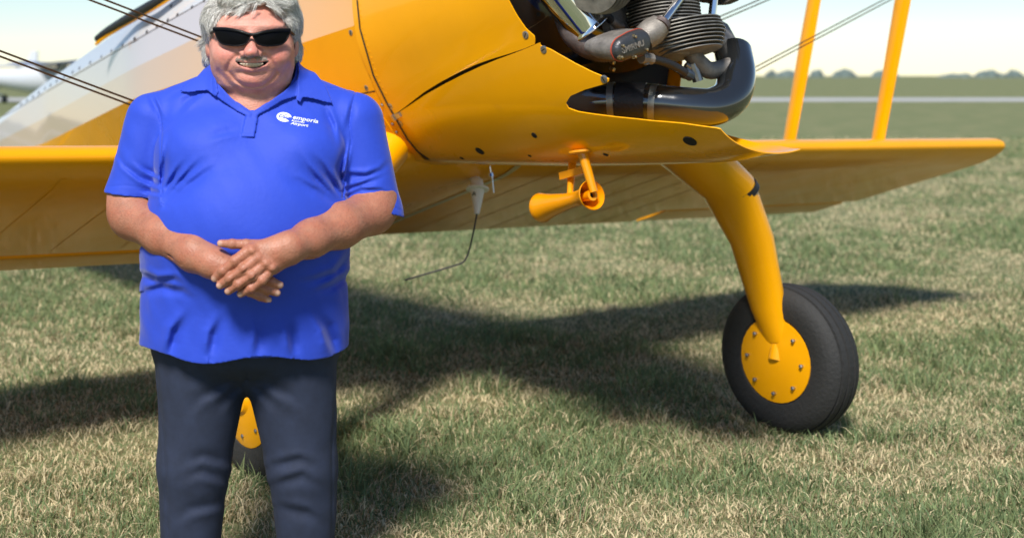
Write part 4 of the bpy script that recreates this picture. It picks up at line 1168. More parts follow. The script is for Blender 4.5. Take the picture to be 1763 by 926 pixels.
# --- polo shirt
def f_torso(P):
    d = d_ell(P, *E3(434, 250, 0.075, 168, 105, 0.175))                         # chest
    d = s_union(d, d_ell(P, *E3(428, 390, 0.035, 182, 165, 0.268)), 0.09)       # belly
    d = s_union(d, d_ell(P, *E3(350, 265, -0.02, 75, 60, 0.11)), 0.06)          # breast
    d = s_union(d, d_ell(P, *E3(515, 268, -0.02, 75, 60, 0.11)), 0.06)
    # skirt of the shirt hanging from the belly
    q = P - W(420, 520, 0.06); rx, ry = m_px(180), 0.235
    rr = np.sqrt((q[:, 0] / rx) ** 2 + (q[:, 1] / ry) ** 2); dz = np.abs(q[:, 2]) - m_px(95)
    sk = np.maximum((rr - 1.0) * ry, dz); d = s_union(d, sk, 0.05)
    d = s_union(d, d_cap(P, *C2((438, 158, 0.085, 62), (300, 196, 0.085, 46))), 0.05)
    d = s_union(d, d_cap(P, *C2((438, 158, 0.085, 62), (578, 198, 0.085, 48))), 0.05)
    return d
SL = ((264, 206, 0.08, 48), (220, 385, 0.052, 47.5)); SR = ((612, 210, 0.08, 50), (652, 410, 0.052, 49))
def plane_px(P, p0, p1):
    """signed distance to the plane through two pixels, deep along the view (positive below the line)"""
    a, b = W(*p0, 0.0), W(*p1, 0.0); t = (b - a) / np.linalg.norm(b - a); n = np.array([-t[2], 0, t[0]]); n = n if n[2] < 0 else -n
    return (P - a) @ n
FOLDS = [  # (line in the picture starting at the gathered end, width in pixels, depth in metres)
    ([(279, 344), (290, 318), (306, 292), (322, 270)], 9, 0.010), ([(283, 348), (305, 318), (330, 290), (352, 268)], 9, 0.010), ([(288, 350), (322, 318), (352, 296), (382, 280)], 10, 0.007),
    ([(277, 335), (280, 290), (284, 250), (292, 222)], 8, 0.008),
    ([(588, 345), (576, 318), (558, 288), (535, 258)], -10, 0.011), ([(584, 350), (556, 318), (530, 288), (510, 255)], -10, 0.010), ([(592, 335), (588, 295), (596, 258), (600, 225)], -8, 0.008),
    ([(580, 352), (548, 328), (515, 310), (490, 305)], -10, 0.006),
    ([(258, 160), (270, 184), (282, 212)], 7, 0.005), ([(606, 175), (600, 205), (594, 232)], -8, 0.005),
    ([(276, 322), (240, 308), (212, 286), (194, 254)], 7, 0.006), ([(276, 306), (248, 292), (224, 272)], 6, 0.004), ([(277, 335), (255, 332), (228, 326)], 5, 0.004),
    ([(594, 300), (630, 302), (655, 292), (674, 270)], 8, 0.006), ([(594, 326), (620, 318), (650, 306), (672, 296)], 7, 0.006), ([(594, 338), (622, 326), (655, 326), (682, 340)], 6, 0.005),
    ([(415, 225), (380, 232), (340, 246)], 10, 0.003), ([(345, 162), (322, 178), (300, 205)], 9, 0.005), ([(560, 182), (574, 215), (582, 262)], 9, 0.005), ([(330, 150), (300, 165), (285, 178)], 8, 0.004),
    ([(245, 470), (270, 482), (300, 480), (330, 500)], 11, 0.009), ([(250, 500), (280, 492), (315, 500), (340, 520)], 11, 0.009), ([(598, 440), (575, 468), (540, 480), (500, 486)], -11, 0.009), ([(600, 470), (570, 490), (530, 505)], -11, 0.009),
    ([(290, 610), (300, 570), (330, 530)], 14, 0.012), ([(575, 610), (560, 565), (530, 525)], 14, 0.012), ([(440, 612), (446, 570), (436, 530)], 13, 0.009), ([(360, 612), (366, 575), (386, 535)], 13, 0.010), ([(505, 612), (500, 575), (488, 535)], 13, 0.010),
]
SEAMS = [([(262, 158), (272, 185), (278, 215), (277, 260), (277, 300), (279, 338)], 1.4, 0.0035), ([(612, 160), (604, 190), (602, 215), (605, 240), (597, 290), (590, 340)], 1.4, 0.0035),
         ([(184, 322), (215, 319), (250, 324), (274, 331)], 1.1, 0.0014), ([(592, 336), (630, 341), (662, 348), (690, 362)], 1.1, 0.0014),
         ([(318, 150), (298, 152), (262, 160)], 1.0, 0.002), ([(560, 152), (590, 152), (622, 166)], 1.0, 0.002)]
V_NECK = [(360, 90), (365, 118), (378, 140), (400, 165), (420, 183), (434, 193), (448, 184), (470, 165), (495, 146), (510, 128), (521, 98), (515, 60), (365, 60)]
def f_shirt(P):
    base = f_torso(P)
    sl = d_cap(P, *C2(*SL)); sr = d_cap(P, *C2(*SR))
    sl = s_union(sl, d_ell(P, *E3(214, 345, 0.055, 34, 40, 0.075)), 0.02)
    sr = s_union(sr, d_ell(P, *E3(664, 375, 0.055, 29, 45, 0.075)), 0.02)
    hl = plane_px(P, (182, 333), (276, 343)); hr = plane_px(P, (588, 345), (690, 376))
    d0 = np.minimum(np.minimum(base, np.maximum(sl, hl)), np.maximum(sr, hr))
    nk = d_cap(P, *C2((HX + 6, 80, 0.062, 70), (HX + 6, 190, 0.062, 78)))
    m = (np.abs(np.minimum(d0, nk)) < 0.034) | (np.abs(base) < 0.034)
    out = np.maximum(np.minimum(d0, np.abs(nk) + 0.02), W(0, 612, -0.1)[2] - P[:, 2]).astype(np.float32)
    if m.any(): out[m] = shirt_detail(P[m], base[m], sl[m], sr[m], hl[m], hr[m])
    return out
def shirt_detail(P, base, sl, sr, hl, hr):
    q = pix(P); front = P[:, 1] < PY_ + 0.10
    d = base
    d = s_union(d, np.maximum(sl, hl), 0.022); d = s_union(d, np.maximum(sr, hr), 0.022)
    # folds and seams pressed in along lines seen from the front; cloth ripples
    dep = np.zeros(len(P), np.float32)
    for L, wd, a in FOLDS:
        xs_ = [p[0] for p in L]; ys_ = [p[1] for p in L]; R_ = abs(wd) * 4
        m = (q[:, 0] > min(xs_) - R_) & (q[:, 0] < max(xs_) + R_) & (q[:, 1] > min(ys_) - R_) & (q[:, 1] < max(ys_) + R_)
        if m.any(): dep[m] += 1.5 * a * fold2d(q[m], L, wd * 0.80)
    for L, wd, a in SEAMS:
        m = (q[:, 0] > min(p[0] for p in L) - 6) & (q[:, 0] < max(p[0] for p in L) + 6)
        if m.any(): dep[m] += a * np.exp(-(line2d(q[m], L) / wd) ** 2)
    dep = dep + 0.011 * (noise3(P * np.array([1, 1, 0.6], np.float32), 8, 11) - 0.5) + 0.0034 * (noise3((P[:, [0, 1, 2]] + P[:, [2, 1, 0]] * np.array([0.7, 0, 0], np.float32)) * np.array([1, 1, 0.45], np.float32), 24, 12) - 0.5)
    d = d + np.where(front, dep, 0)
    # collar leaves, placket (thin layers lying on the cloth)
    base = s_union(base, d_cap(P, *C2((HX + 6, 110, 0.06, 66), (HX + 6, 165, 0.065, 74))), 0.03)
    def layer(poly, off, th):
        return np.maximum(np.maximum(np.abs(base - off) - th, poly2d(q, poly) * (PY_ / FPX)), P[:, 1] - (PY_ + 0.09))
    cl = layer([(363, 106), (352, 118), (334, 138), (308, 157), (325, 160), (343, 157), (357, 156), (371, 167), (376, 160), (372, 138), (366, 120)], 0.009, 0.0035)
    cr = layer([(513, 100), (528, 112), (545, 128), (562, 150), (573, 179), (555, 175), (538, 170), (521, 168), (518, 177), (510, 172), (511, 150), (514, 128)], 0.009, 0.0035)
    # facing strips along the opening
    c3 = layer([(366, 120), (374, 143), (398, 168), (420, 187), (434, 196), (430, 202), (410, 193), (388, 178), (372, 166), (366, 150)], 0.004, 0.003)
    c4 = layer([(517, 122), (508, 140), (488, 158), (462, 176), (436, 194), (438, 202), (460, 190), (486, 174), (512, 166), (518, 150)], 0.004, 0.003)
    pl = layer([(425, 190), (446, 190), (438, 237), (415, 236)], 0.002, 0.003)
    # back of the collar standing round the neck
    st = np.maximum(np.abs(d_cap(P, *C2((HX + 6, 80, 0.062, 70), (HX + 6, 190, 0.062, 78)))) - 0.0035, np.maximum((q[:, 1] - 165) * 0.0017, (88 + 90 * np.clip((PY_ + 0.10 - P[:, 1]) / 0.16, 0, 1.4) - q[:, 1]) * 0.0017))
    st = np.maximum(st, PY_ - 0.01 - P[:, 1])
    d = s_sub(d, np.maximum(poly2d(q, V_NECK) * (PY_ / FPX), P[:, 1] - (PY_ + 0.09)), 0.003)
    d = s_sub(d, d_cap(P, *C2((HX + 6, 60, 0.062, 66), (HX + 6, 150, 0.062, 72))), 0.004)
    for e in (c3, c4, pl, cl, cr, st): d = s_union(d, e, 0.0015)
    d = d + np.where(front, 0.0018 * np.exp(-(line2d(q, [(417, 228), (440, 229)]) / 0.8) ** 2) + 0.0018 * np.exp(-(line2d(q, [(367, 125), (365, 145), (366, 160)]) / 0.8) ** 2) + 0.0018 * np.exp(-(line2d(q, [(511, 130), (512, 150), (513, 168)]) / 0.8) ** 2), 0)
    # sleeve openings and the lower hem
    left = q[:, 0] < 300; right = q[:, 0] > 575
    inL = (sl < 0.025) & (q[:, 0] < 278); inR = (sr < 0.025) & (q[:, 0] > 587)
    d = np.where(left & inL, np.maximum(d, hl), d); d = np.where(right & inR, np.maximum(d, hr), d)
    # hollow the last stretch of each sleeve
    d = np.where(left, s_sub(d, np.maximum(sl + 0.010, -(hl + 0.020)), 0.002), d)
    d = np.where(right, s_sub(d, np.maximum(sr + 0.010, -(hr + 0.030)), 0.002), d)
    hem = W(0, 612, -0.1)[2] + 0.012 * np.sin(P[:, 0] * 19)
    return np.maximum(d, hem - P[:, 2])
def shirt_colour(V):
    return np.tile(np.array([0.026, 0.066, 0.52]), (len(V), 1)) * (0.96 + 0.08 * noise3(V, 9, 21))[:, None]
M['shirt'] = mat('blue_polyester', (0.03, 0.07, 0.6), rough=0.62, attr='Col', var=0.03, var_scale=30, sheen=0.2, bump=0.08, bump_scale=70, spec=0.24)
v, f = surface(f_shirt, (W(166, 0, 0)[0] - 0.01, PY_ - 0.30, W(0, 625, -0.1)[2]), (W(706, 0, 0.05)[0], PY_ + 0.34, W(0, 70, 0)[2]), 0.0032)
print('shirt', len(v))
shirt, sv = np_mesh('polo_shirt', v, f, M['shirt'], person, shirt_colour, 1)
shirt['label'] = 'blue short-sleeved polo shirt with a white chest logo'
SH_BVH = BVHTree.FromPolygons([tuple(p) for p in sv], [tuple(map(int, q)) for q in f])

# --- chest logo, laid on the cloth
def on_shirt(px, py, lift=0.0015):
    h = hit(px, py, SH_BVH); return h[0] + h[1] * lift
def drape(name, me, px, py, ang, k, material):
    """flat mesh in pixel units laid on the shirt round (px, py)"""
    ca, sa = math.cos(ang), math.sin(ang); bm = bmesh.new(); bm.from_mesh(me)
    bmesh.ops.triangulate(bm, faces=bm.faces)
    for _ in range(1): bmesh.ops.subdivide_edges(bm, edges=[e for e in bm.edges if e.calc_length() * k > 3], cuts=1)
    bm.to_mesh(me); bm.free()
    for v_ in me.vertices:
        x, y = v_.co.x * k, v_.co.y * k
        v_.co = on_shirt(px + x * ca + y * sa, py + x * sa - y * ca, 0.0012)
    return link_mesh(name, me, material, shirt)
M['print'] = mat('white_embroidery', (0.80, 0.82, 0.84), rough=0.7, bump=0.3, bump_scale=900)
def flat_text(txt, shear=0.25, bold=0.02):
    cu = bpy.data.curves.new('t', 'FONT'); cu.body = txt; cu.size = 1.0; cu.align_x = 'LEFT'; cu.shear = shear; cu.offset = bold; cu.resolution_u = 3
    tmp = bpy.data.objects.new('t', cu); scene.collection.objects.link(tmp)
    me = bpy.data.meshes.new_from_object(tmp.evaluated_get(bpy.context.evaluated_depsgraph_get()))
    bpy.data.objects.remove(tmp); bpy.data.curves.remove(cu)
    xs = [v_.co.x for v_ in me.vertices]; wd = max(xs) - min(xs); x0 = min(xs)
    for v_ in me.vertices: v_.co.x = (v_.co.x - x0)
    return me, wd
def text_line(name, txt, px, py, width, height, ang, bold):
    me, wd = flat_text(txt, 0.2, bold)
    for v_ in me.vertices: v_.co.x *= width / wd; v_.co.y *= height
    drape(name, me, px, py, ang, 1.0, M['print'])
text_line('logo_lettering', 'emporia', 504, 205.2, 44, 9.6, math.radians(10.3), 0.018)
text_line('logo_lettering', 'Kansas', 502, 209.4, 22.5, 4.0, math.radians(8.7), 0.02)
text_line('logo_lettering', 'Airport', 500.0, 214.4, 31, 6.2, math.radians(9), 0.022)
# round emblem: ring segments and a sweeping arc
def disc_part(pts):
    me = bpy.data.meshes.new('emblem'); me.from_pydata([(x, y, 0) for x, y in pts], [], [tuple(range(len(pts)))]); me.update(); return me
def arc_band(rx0, ry0, rx1, ry1, a0, a1, n=26, cx=0, cy=0):
    me = bpy.data.meshes.new('emblem'); vs = []
    for i in range(n + 1):
        a = a0 + (a1 - a0) * i / n; vs += [(cx + rx0 * math.cos(a), cy + ry0 * math.sin(a), 0), (cx + rx1 * math.cos(a), cy + ry1 * math.sin(a), 0)]
    me.from_pydata(vs, [], [(2 * i, 2 * i + 1, 2 * i + 3, 2 * i + 2) for i in range(n)]); me.update(); return me
for me in (arc_band(9.0, 5.2, 13.0, 8.2, 0.15, math.pi + 0.3), arc_band(5.0, 2.6, 7.8, 4.4, 0.0, math.pi, cx=0.5, cy=-0.2), arc_band(2.2, 1.0, 3.8, 1.9, 0.0, math.pi, cx=0.8, cy=-0.4),
           arc_band(2.5, 2.2, 13.0, 8.2, math.pi + 0.28, 2 * math.pi - 0.75)):
    drape('logo_emblem', me, 489, 202.2, math.radians(8), 1.0, M['print'])
# --- trousers and shoes (below the photograph's edge)
def f_trousers(P):
    d = d_ell(P, *E3(425, 585, 0.06, 165, 70, 0.19))
    for s, x0, x1, x2 in ((-1, 350, 335, 325), (1, 498, 520, 530)):
        e = d_cap(P, *C2((x0, 610, 0.06, 84), (x1, 800, 0.05, 60))); e = s_union(e, d_cap(P, *C2((x1, 800, 0.05, 60), (x2, 1012, 0.07, 46))), 0.03)
        d = s_union(d, e, 0.03)
    q = pix(P)
    dep = 0.010 * (noise3(P, 7, 31) - 0.5)
    for L, wd in (([(424, 650), (390, 662), (345, 690), (310, 730)], 11), ([(424, 655), (398, 680), (370, 720)], 10), ([(424, 650), (458, 662), (505, 690), (545, 730)], -11), ([(424, 655), (452, 680), (482, 720)], -10), ([(395, 800), (350, 788), (300, 806)], 10), ([(392, 830), (345, 815), (300, 836)], 10), ([(465, 800), (515, 788), (565, 806)], 10), ([(468, 832), (520, 816), (566, 840)], 10), ([(380, 870), (330, 880), (290, 905)], 11), ([(480, 870), (530, 880), (572, 905)], 11)): dep = dep + 0.010 * fold2d(q, L, wd)
    for L in ([(425, 600), (425, 655)], [(268, 620), (282, 760), (290, 930)], [(583, 620), (572, 760), (572, 930)]): dep = dep + 0.004 * np.exp(-(line2d(q, L) / 2.5) ** 2)
    return np.maximum(d + dep, 0.035 - P[:, 2])
M['denim'] = mat('dark_denim', (0.018, 0.026, 0.055), rough=0.85, var=0.25, var_scale=24, bump=0.25, bump_scale=500)
v, f = surface(f_trousers, (W(240, 0, 0)[0], PY_ - 0.25, 0.0), (W(610, 0, 0)[0], PY_ + 0.33, W(0, 510, 0)[2]), 0.0055)
tr, _ = np_mesh('trousers', v, f, M['denim'], person, None, 2)
def f_shoe(x):
    def fn(P):
        d = s_union(d_ell(P, np.array([x, PY_ - 0.06, 0.045], np.float32), np.array([0.052, 0.17, 0.05], np.float32)), d_ell(P, np.array([x, PY_ + 0.08, 0.06], np.float32), np.array([0.048, 0.075, 0.07], np.float32)), 0.03)
        return np.maximum(d, 0.006 - P[:, 2])
    return fn
for px in (325, 530):
    x = float(W(px, 1012, 0.05)[0]); v, f = surface(f_shoe(x), (x - 0.08, PY_ - 0.26, -0.02), (x + 0.08, PY_ + 0.2, 0.16), 0.006)
    np_mesh('shoe', v, f, M['leather'], person, None, 1)

# --- teeth, moustache, hair
def f_teeth(P):
    d = d_ell(P, *E3(433.5, 108.0, -0.0945, 30, 11, 0.026)); q = pix(P)
    g_ = np.abs(((q[:, 0] - 433.5) / 5.2 + 0.5) % 1.0 - 0.5) * 5.2
    d = d + 0.0022 * np.exp(-(g_ / 0.9) ** 2)
    return np.maximum(d, np.maximum(np.maximum(108.9 - q[:, 1], q[:, 1] - 117.4 + 0.016 * (q[:, 0] - 433.5) ** 2), np.abs(q[:, 0] - 433) - 20.5) * (PY_ / FPX))
v, f = surface(f_teeth, (W(405, 0, -0.1)[0], PY_ - 0.14, W(0, 124, -0.1)[2]), (W(462, 0, -0.1)[0], PY_ - 0.05, W(0, 98, -0.1)[2]), 0.0015)
np_mesh('teeth', v, f, mat('teeth', (0.66, 0.55, 0.42), rough=0.35), person, None, 1)

SK_BVH = BVHTree.FromObject(person, bpy.context.evaluated_depsgraph_get())
def strands(name, paths, rad, material, cols, parent):
    """thin three-sided tapering strands"""
    vs, fs, cc = [], [], []
    for pth, c in zip(paths, cols):
        n = len(pth); b0 = len(vs)
        t = pth[-1] - pth[0]; a = np.cross(t, (0.3, 1.0, 0.2)); a = a / max(np.linalg.norm(a), 1e-9); b = np.cross(t, a); b = b / max(np.linalg.norm(b), 1e-9)
        for i, p in enumerate(pth):
            r = rad * (1.0 - 0.75 * (i / (n - 1)) ** 2)
            for k in range(3):
                an = 2.094 * k; vs.append(p + (a * math.cos(an) + b * math.sin(an)) * r); cc.append(c)
        for i in range(n - 1):
            for k in range(3): fs.append((b0 + i * 3 + k, b0 + i * 3 + (k + 1) % 3, b0 + i * 3 + 3 + (k + 1) % 3, b0 + i * 3 + 3 + k))
    vs = np.array(vs, np.float32); fs = np.array(fs); cc = np.array(cc, np.float32)
    me = bpy.data.meshes.new(name); me.vertices.add(len(vs)); me.vertices.foreach_set('co', vs.ravel())
    me.loops.add(len(fs) * 4); me.loops.foreach_set('vertex_index', fs.astype(np.int32).ravel())
    me.polygons.add(len(fs)); me.polygons.foreach_set('loop_start', (np.arange(len(fs)) * 4).astype(np.int32)); me.polygons.foreach_set('use_smooth', np.ones(len(fs), bool))
    me.update(calc_edges=True)
    c4 = np.ones((len(vs), 4), np.float32); c4[:, :3] = cc
    a = me.color_attributes.new('Col', 'FLOAT_COLOR', 'POINT'); a.data.foreach_set('color', c4.ravel())
    return link_mesh(name, me, material, parent)
M['hair'] = mat('grey_hair', (0.4, 0.4, 0.38), rough=0.5, attr='Col', var=0.05, var_scale=30, spec=0.4)
def hair_cols(n, r):
    k = r.random((n, 1)); return (np.array([0.92, 0.90, 0.86]) * k + np.array([0.44, 0.42, 0.39]) * (1 - k)) * (0.75 + 0.45 * r.random((n, 1)))

# hair volume
def f_hair(P):
    q = pix(P)
    d = d_ell(P, *E3(HX, 46, 0.050, 78, 68, 0.138))
    d = s_union(d, d_ell(P, *E3(369, 40, 0.025, 19, 34, 0.075)), 0.02)       # sides over the ears
    d = s_union(d, d_ell(P, *E3(498, 38, 0.025, 18, 34, 0.075)), 0.02)
    d = s_union(d, d_ell(P, *E3(HX - 2, 85, 0.095, 76, 38, 0.075)), 0.03)    # back of the head
    d = s_union(d, d_ell(P, *E3(360, 96, 0.075, 9, 18, 0.03)), 0.015)
    d = s_union(d, d_ell(P, *E3(508, 90, 0.075, 8, 20, 0.03)), 0.015)
    d = s_union(d, d_ell(P, *E3(HX - 14, 2, -0.052, 44, 15, 0.042)), 0.02)   # fringe swept from the parting
    d = s_union(d, d_ell(P, *E3(HX + 42, 6, -0.040, 34, 16, 0.045)), 0.02)
    # keep the face free
    face = poly2d(q, [(374, 46), (380, 28), (390, 22), (404, 27), (418, 25), (430, 16), (444, 12), (458, 6), (470, 16), (482, 24), (490, 32), (495, 46), (500, 60), (503, 110), (500, 170), (372, 170), (369, 110), (370, 62)])
    d = s_sub(d, np.maximum(face * (PY_ / FPX), P[:, 1] - (PY_ + 0.0)), 0.008)
    a = noise3(P * np.array([1, 1, 0.35], np.float32), 90, 41) + 0.7 * noise3(P * np.array([1, 1, 0.3], np.float32), 190, 42)
    return d + 0.003 * (a - 0.85) + 0.007 * (noise3(P, 20, 43) - 0.5)
v, f = surface(f_hair, (W(338, 0, 0)[0], PY_ - 0.12, W(0, 135, 0)[2]), (W(530, 0, 0)[0], PY_ + 0.20, W(0, -40, 0)[2]), 0.0026)
def hair_base_col(V):
    return np.tile(np.array([0.50, 0.485, 0.45]), (len(V), 1)) * (0.7 + 0.6 * noise3(V * np.array([1, 1, 0.3], np.float32), 120, 44))[:, None]
hair, hv = np_mesh('hair', v, f, M['hair'], person, hair_base_col, 1); hair['label'] = 'wavy grey hair swept back from the forehead'
HR_BVH = BVHTree.FromPolygons([tuple(p) for p in hv], [tuple(map(int, q)) for q in f])
hr = np.random.default_rng(5)
paths = []
vn = hv; sel = hr.choice(len(vn), 14000)
for i in sel:
    p = Vector(vn[i]); qx, qy = PCX + FPX * p.x / p.y, PCY + FPX * (CAM_H - p.z) / p.y
    if qy > 112: continue
    # flow: away from the parting above the forehead, then down and back along the sides
    side = -1.0 if qx < 452 else 1.0
    lat = min(1.0, abs(qx - 452) / 70.0)
    dirv = Vector((side * (1.0 - 0.75 * lat), 0.35 + 0.5 * lat, 0.25 - 1.25 * lat)) + Vector(hr.normal(0, 0.22, 3))
    dirv.normalize(); pth = []; cur = p.copy(); step = 0.0065 + 0.003 * hr.random(); n = int(7 + 7 * hr.random())
    wob = hr.random() * 6.28; fly = 0.010 * hr.random() ** 3
    for k in range(n):
        loc, nor, _, _ = HR_BVH.find_nearest(cur)
        if loc is None: break
        lift = 0.0012 + (0.0028 + fly) * (k / n)
        cur = loc + nor * lift; pth.append(np.array(cur))
        tdir = dirv - nor * dirv.dot(nor)
        if tdir.length < 0.05: break
        tdir.normalize(); cur = cur + (tdir + nor.cross(tdir) * 0.35 * math.sin(wob + k * 0.6)) * step
        dirv = (dirv + Vector((0, 0.02, -0.05 * lat))).normalized()
    if len(pth) > 3: paths.append(np.array(pth))
# stray wisps by the ears and over the forehead
for (x0, y0), (x1, y1), n, d0, d1 in (((360, 66), (341, 80), 45, 0.05, 0.07), ((361, 78), (343, 86), 40, 0.06, 0.08), ((362, 90), (356, 108), 30, 0.06, 0.07), ((508, 72), (520, 84), 26, 0.05, 0.07), ((509, 85), (508, 106), 30, 0.06, 0.07), ((440, 6), (433, 30), 7, -0.098, -0.108), ((400, 18), (386, 28), 14, -0.085, -0.09), ((425, 12), (406, 27), 40, -0.09, -0.098), ((462, 2), (483, 24), 30, -0.088, -0.09)):
    for _ in range(n):
        a = W(x0 + hr.normal(0, 3), y0 + hr.normal(0, 4), d0); b = W(x1 + hr.normal(0, 3.5), y1 + hr.normal(0, 4), d1); mid = (a + b) / 2 + np.array([0, -0.004, 0.008 * hr.random()])
        paths.append(np.array([a * (1 - t) ** 2 + 2 * mid * t * (1 - t) + b * t * t for t in np.linspace(0, 1, 7)]))
strands('hair_strands', paths, 0.0009, M["hair"], hair_cols(len(paths), hr), hair)
# moustache
paths = []
for k in range(330):
    u = hr.uniform(-1, 1); x = 433 + 26 * u; y = 97.9 + 4.2 * abs(u) ** 1.4 + hr.normal(0, 1.7)
    h = hit(x, y, SK_BVH)
    if h is None: continue
    p = h[0]; dv = Vector((0.9 * u + 0.12 * hr.normal(), -0.25, -0.75 - 0.1 * abs(u))); pth = []
    L_ = 0.0045 + 0.003 * hr.random()
    for t in np.linspace(0, 1, 5): pth.append(np.array(p + h[1] * (0.0001 + 0.0010 * math.sin(math.pi * (0.15 + 0.75 * t))) + (dv - h[1] * dv.dot(h[1])).normalized() * (L_ * t)))
    paths.append(np.array(pth))
strands('moustache', paths, 0.00066, M['hair'], hair_cols(len(paths), hr) * np.array([0.52, 0.46, 0.42]), person)

# ------------------------------------------------------------------ sunglasses
glasses = empty('sunglasses', tuple(W(433, 62, -0.12)))
tag(glasses, 'black wraparound sunglasses worn by the man', 'sunglasses')
M['lens'] = mat('black_lens', (0.004, 0.004, 0.005), rough=0.28, coat=0.0, spec=0.06)
M['frame'] = mat('black_frame', (0.006, 0.006, 0.007), rough=0.35, spec=0.2)
def wrap_d(px): return -0.143 + 0.058 * (abs(px - 433) / 68.0) ** 2.2
def lens_mesh(name, outline, material, off, th, parent):
    cx = sum(p[0] for p in outline) / len(outline); cy = sum(p[1] for p in outline) / len(outline)
    rings = []
    for lay in (0, 1):
        for k in ((0.0, 0.35, 0.7, 1.0) if lay == 0 else (1.0, 0.5, 0.0)):
            rings.append([Vector(W(cx + (x - cx) * max(k, 0.02), cy + (y - cy) * max(k, 0.02), wrap_d(cx + (x - cx) * k) + off + (th if lay else 0) + (0.0 if lay else 0.004 * k * k))) for x, y in outline])
    G = Geo(); G.loft(rings); return G.build(name, material, parent, True, 50)
def closed(pts, n=5):
    q = [Vector((x, y, 0)) for x, y in pts]; out = []; N = len(q)
    for i in range(N):
        p0, p1, p2, p3 = q[i - 1], q[i], q[(i + 1) % N], q[(i + 2) % N]
        for k in range(n):
            t = k / n; v_ = 0.5 * ((2 * p1) + (p2 - p0) * t + (2 * p0 - 5 * p1 + 4 * p2 - p3) * t * t + (3 * p1 - p0 - 3 * p2 + p3) * t ** 3); out.append((v_.x, v_.y))
    return out
LL = closed([(370, 50.5), (384, 49.8), (402, 51.5), (418, 55.5), (431, 60), (429, 66), (423, 75.5), (411, 79), (396, 78.5), (382, 75.5), (374, 66)])
LR = closed([(498, 51.5), (484, 51.5), (465, 53), (449, 56), (436, 60), (438, 67), (444, 76), (456, 79.2), (472, 79), (487, 75.5), (495, 66)])
lens_mesh('lens', LL, M['lens'], -0.003, 0.004, glasses); lens_mesh('lens', LR, M['lens'], -0.003, 0.004, glasses)
G = Geo()
for L in (LL, LR):
    P = [Vector(W(x, y, wrap_d(x) + 0.001)) for x, y in L]; G.tube(P + P[:2], 0.0022, 8, caps=False)
top = [Vector(W(x, y, wrap_d(x) - 0.001)) for x, y in ((368, 50), (390, 50.5), (412, 54.5), (425, 58.5), (433, 60), (441, 59.5), (456, 55.5), (478, 52.5), (499, 52))]
G.tube(smooth_path(top, 4), 0.0050, 10)
G.build('frame', M['frame'], glasses)
for x0, y0, x1, y1, lab in ((369, 52, 358, 70, ''), (498, 53, 509, 68, '')):
    G = Geo(); pts = [Vector(W(x0, y0 + 2, wrap_d(x0) + 0.0)), Vector(W(x0 + (x1 - x0) * 0.55, y0 + 6, -0.04)), Vector(W(x1, y1 - 6, 0.05))]
    G.tube(smooth_path(pts, 5), 0.0045, 8); G.build('temple', M['frame'], glasses)

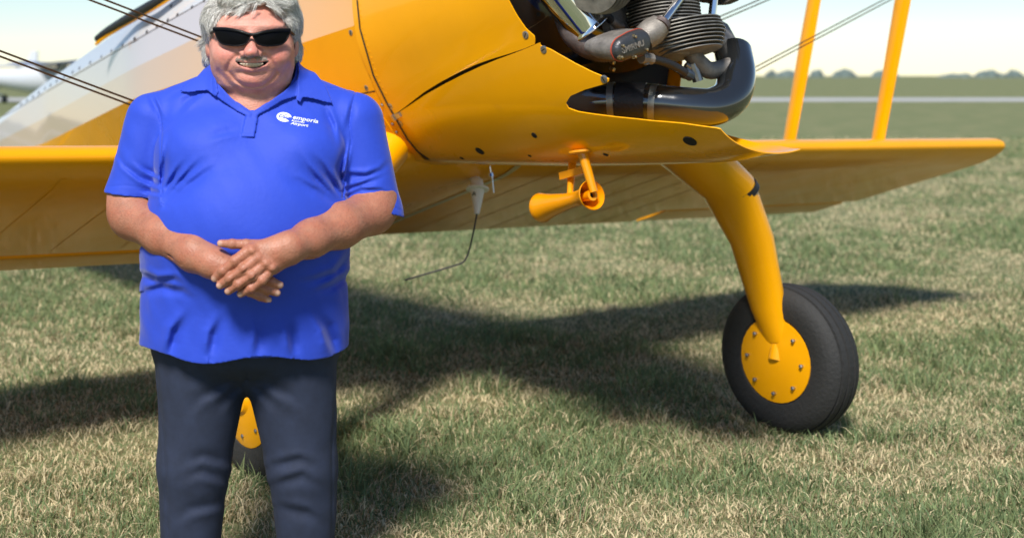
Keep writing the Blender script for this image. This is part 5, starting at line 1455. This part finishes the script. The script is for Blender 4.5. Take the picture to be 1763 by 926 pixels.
# ------------------------------------------------------------------ far parked airplanes behind the tail
M['far_white'] = mat('far_white_paint', (0.62, 0.65, 0.70), rough=0.4); M['far_blue'] = mat('far_blue_paint', (0.06, 0.10, 0.24), rough=0.4); M['far_glass'] = mat('far_glass', (0.05, 0.07, 0.10), rough=0.1)
def parked(loc, rz, label, wing_m, body_m):
    o = empty('parked_airplane', loc); o.rotation_euler = (0, 0, rz); tag(o, label, 'airplane', 'small airplanes parked across the field')
    def part(G, name, m_):
        ob = G.build(name, m_, None, True, 40); ob.parent = o; ob.location = (0, 0, 0); return ob
    G = Geo(); prof = [(-3.9, 0.12, 0.14, 1.55), (-2.2, 0.28, 0.34, 1.42), (-0.6, 0.52, 0.62, 1.35), (0.6, 0.56, 0.66, 1.32), (1.6, 0.5, 0.5, 1.2), (2.5, 0.36, 0.36, 1.15), (2.7, 0.1, 0.1, 1.15)]
    G.loft([[Vector((x, w_ * math.cos(k * math.pi / 8), z + h_ * math.sin(k * math.pi / 8))) for k in range(16)] for x, w_, h_, z in prof]); part(G, 'fuselage', body_m)
    G = Geo(); G.loft([[Vector((x, y, 2.08 + 0.02 * abs(y) + z)) for x, z in ((1.2, 0), (0.9, 0.1), (0.3, 0.1), (-0.4, 0.0), (0.4, -0.06), (1.0, -0.05))] for y in (-5.2, -2, 0, 2, 5.2)]); part(G, 'wing', wing_m)
    G = Geo(); G.loft([[Vector((x, s * 0.05, z)) for x, z in ((-2.9, 1.6), (-3.7, 2.9), (-4.2, 2.9), (-4.1, 1.5))] for s in (1, -1)]); part(G, 'tail_fin', wing_m)
    G = Geo(); G.loft([[Vector((x, y, 1.62 + z)) for x, z in ((-3.2, 0), (-4.0, 0.04), (-4.0, -0.04))] for y in (-1.6, 0, 1.6)]); part(G, 'tailplane', body_m)
    G = Geo(); G.box((1.05, 0, 1.72), (0.25, 0, -0.16), (0, 0.46, 0), (0.16, 0, 0.25)); part(G, 'windscreen', M['far_glass'])
    for y in (-1.2, 1.2):
        G = Geo(); G.lathe((0.1, y - 0.07, 0.24), (0, 1, 0), [(0, 0.16), (0.02, 0.24), (0.12, 0.24), (0.14, 0.16)], 16); part(G, 'wheel', M['tyre'])
        G = Geo(); G.tube([(0.1, y, 0.24), (0.2, y * 0.35, 0.85)], 0.05); part(G, 'gear_leg', M['far_white'])
        G = Geo(); G.tube([(0.2, y * 0.4, 0.95), (0.35, y * 2.1, 2.1)], 0.05); part(G, 'wing_strut', M['far_white'])
    G = Geo(); G.lathe((2.0, -0.06, 0.22), (0, 1, 0), [(0, 0.14), (0.02, 0.22), (0.10, 0.22), (0.12, 0.14)], 16); G.tube([(2.0, 0, 0.22), (2.0, 0, 0.9)], 0.05); part(G, 'nose_wheel', M['tyre'])
parked((-14.6, 64, 0), 0.5, 'white parked airplane with a dark blue wing far behind the tail', M['far_blue'], M['far_white'])
parked((-20.3, 76, 0), 2.5, 'all white parked airplane nearest the left picture edge', M['far_white'], M['far_white'])
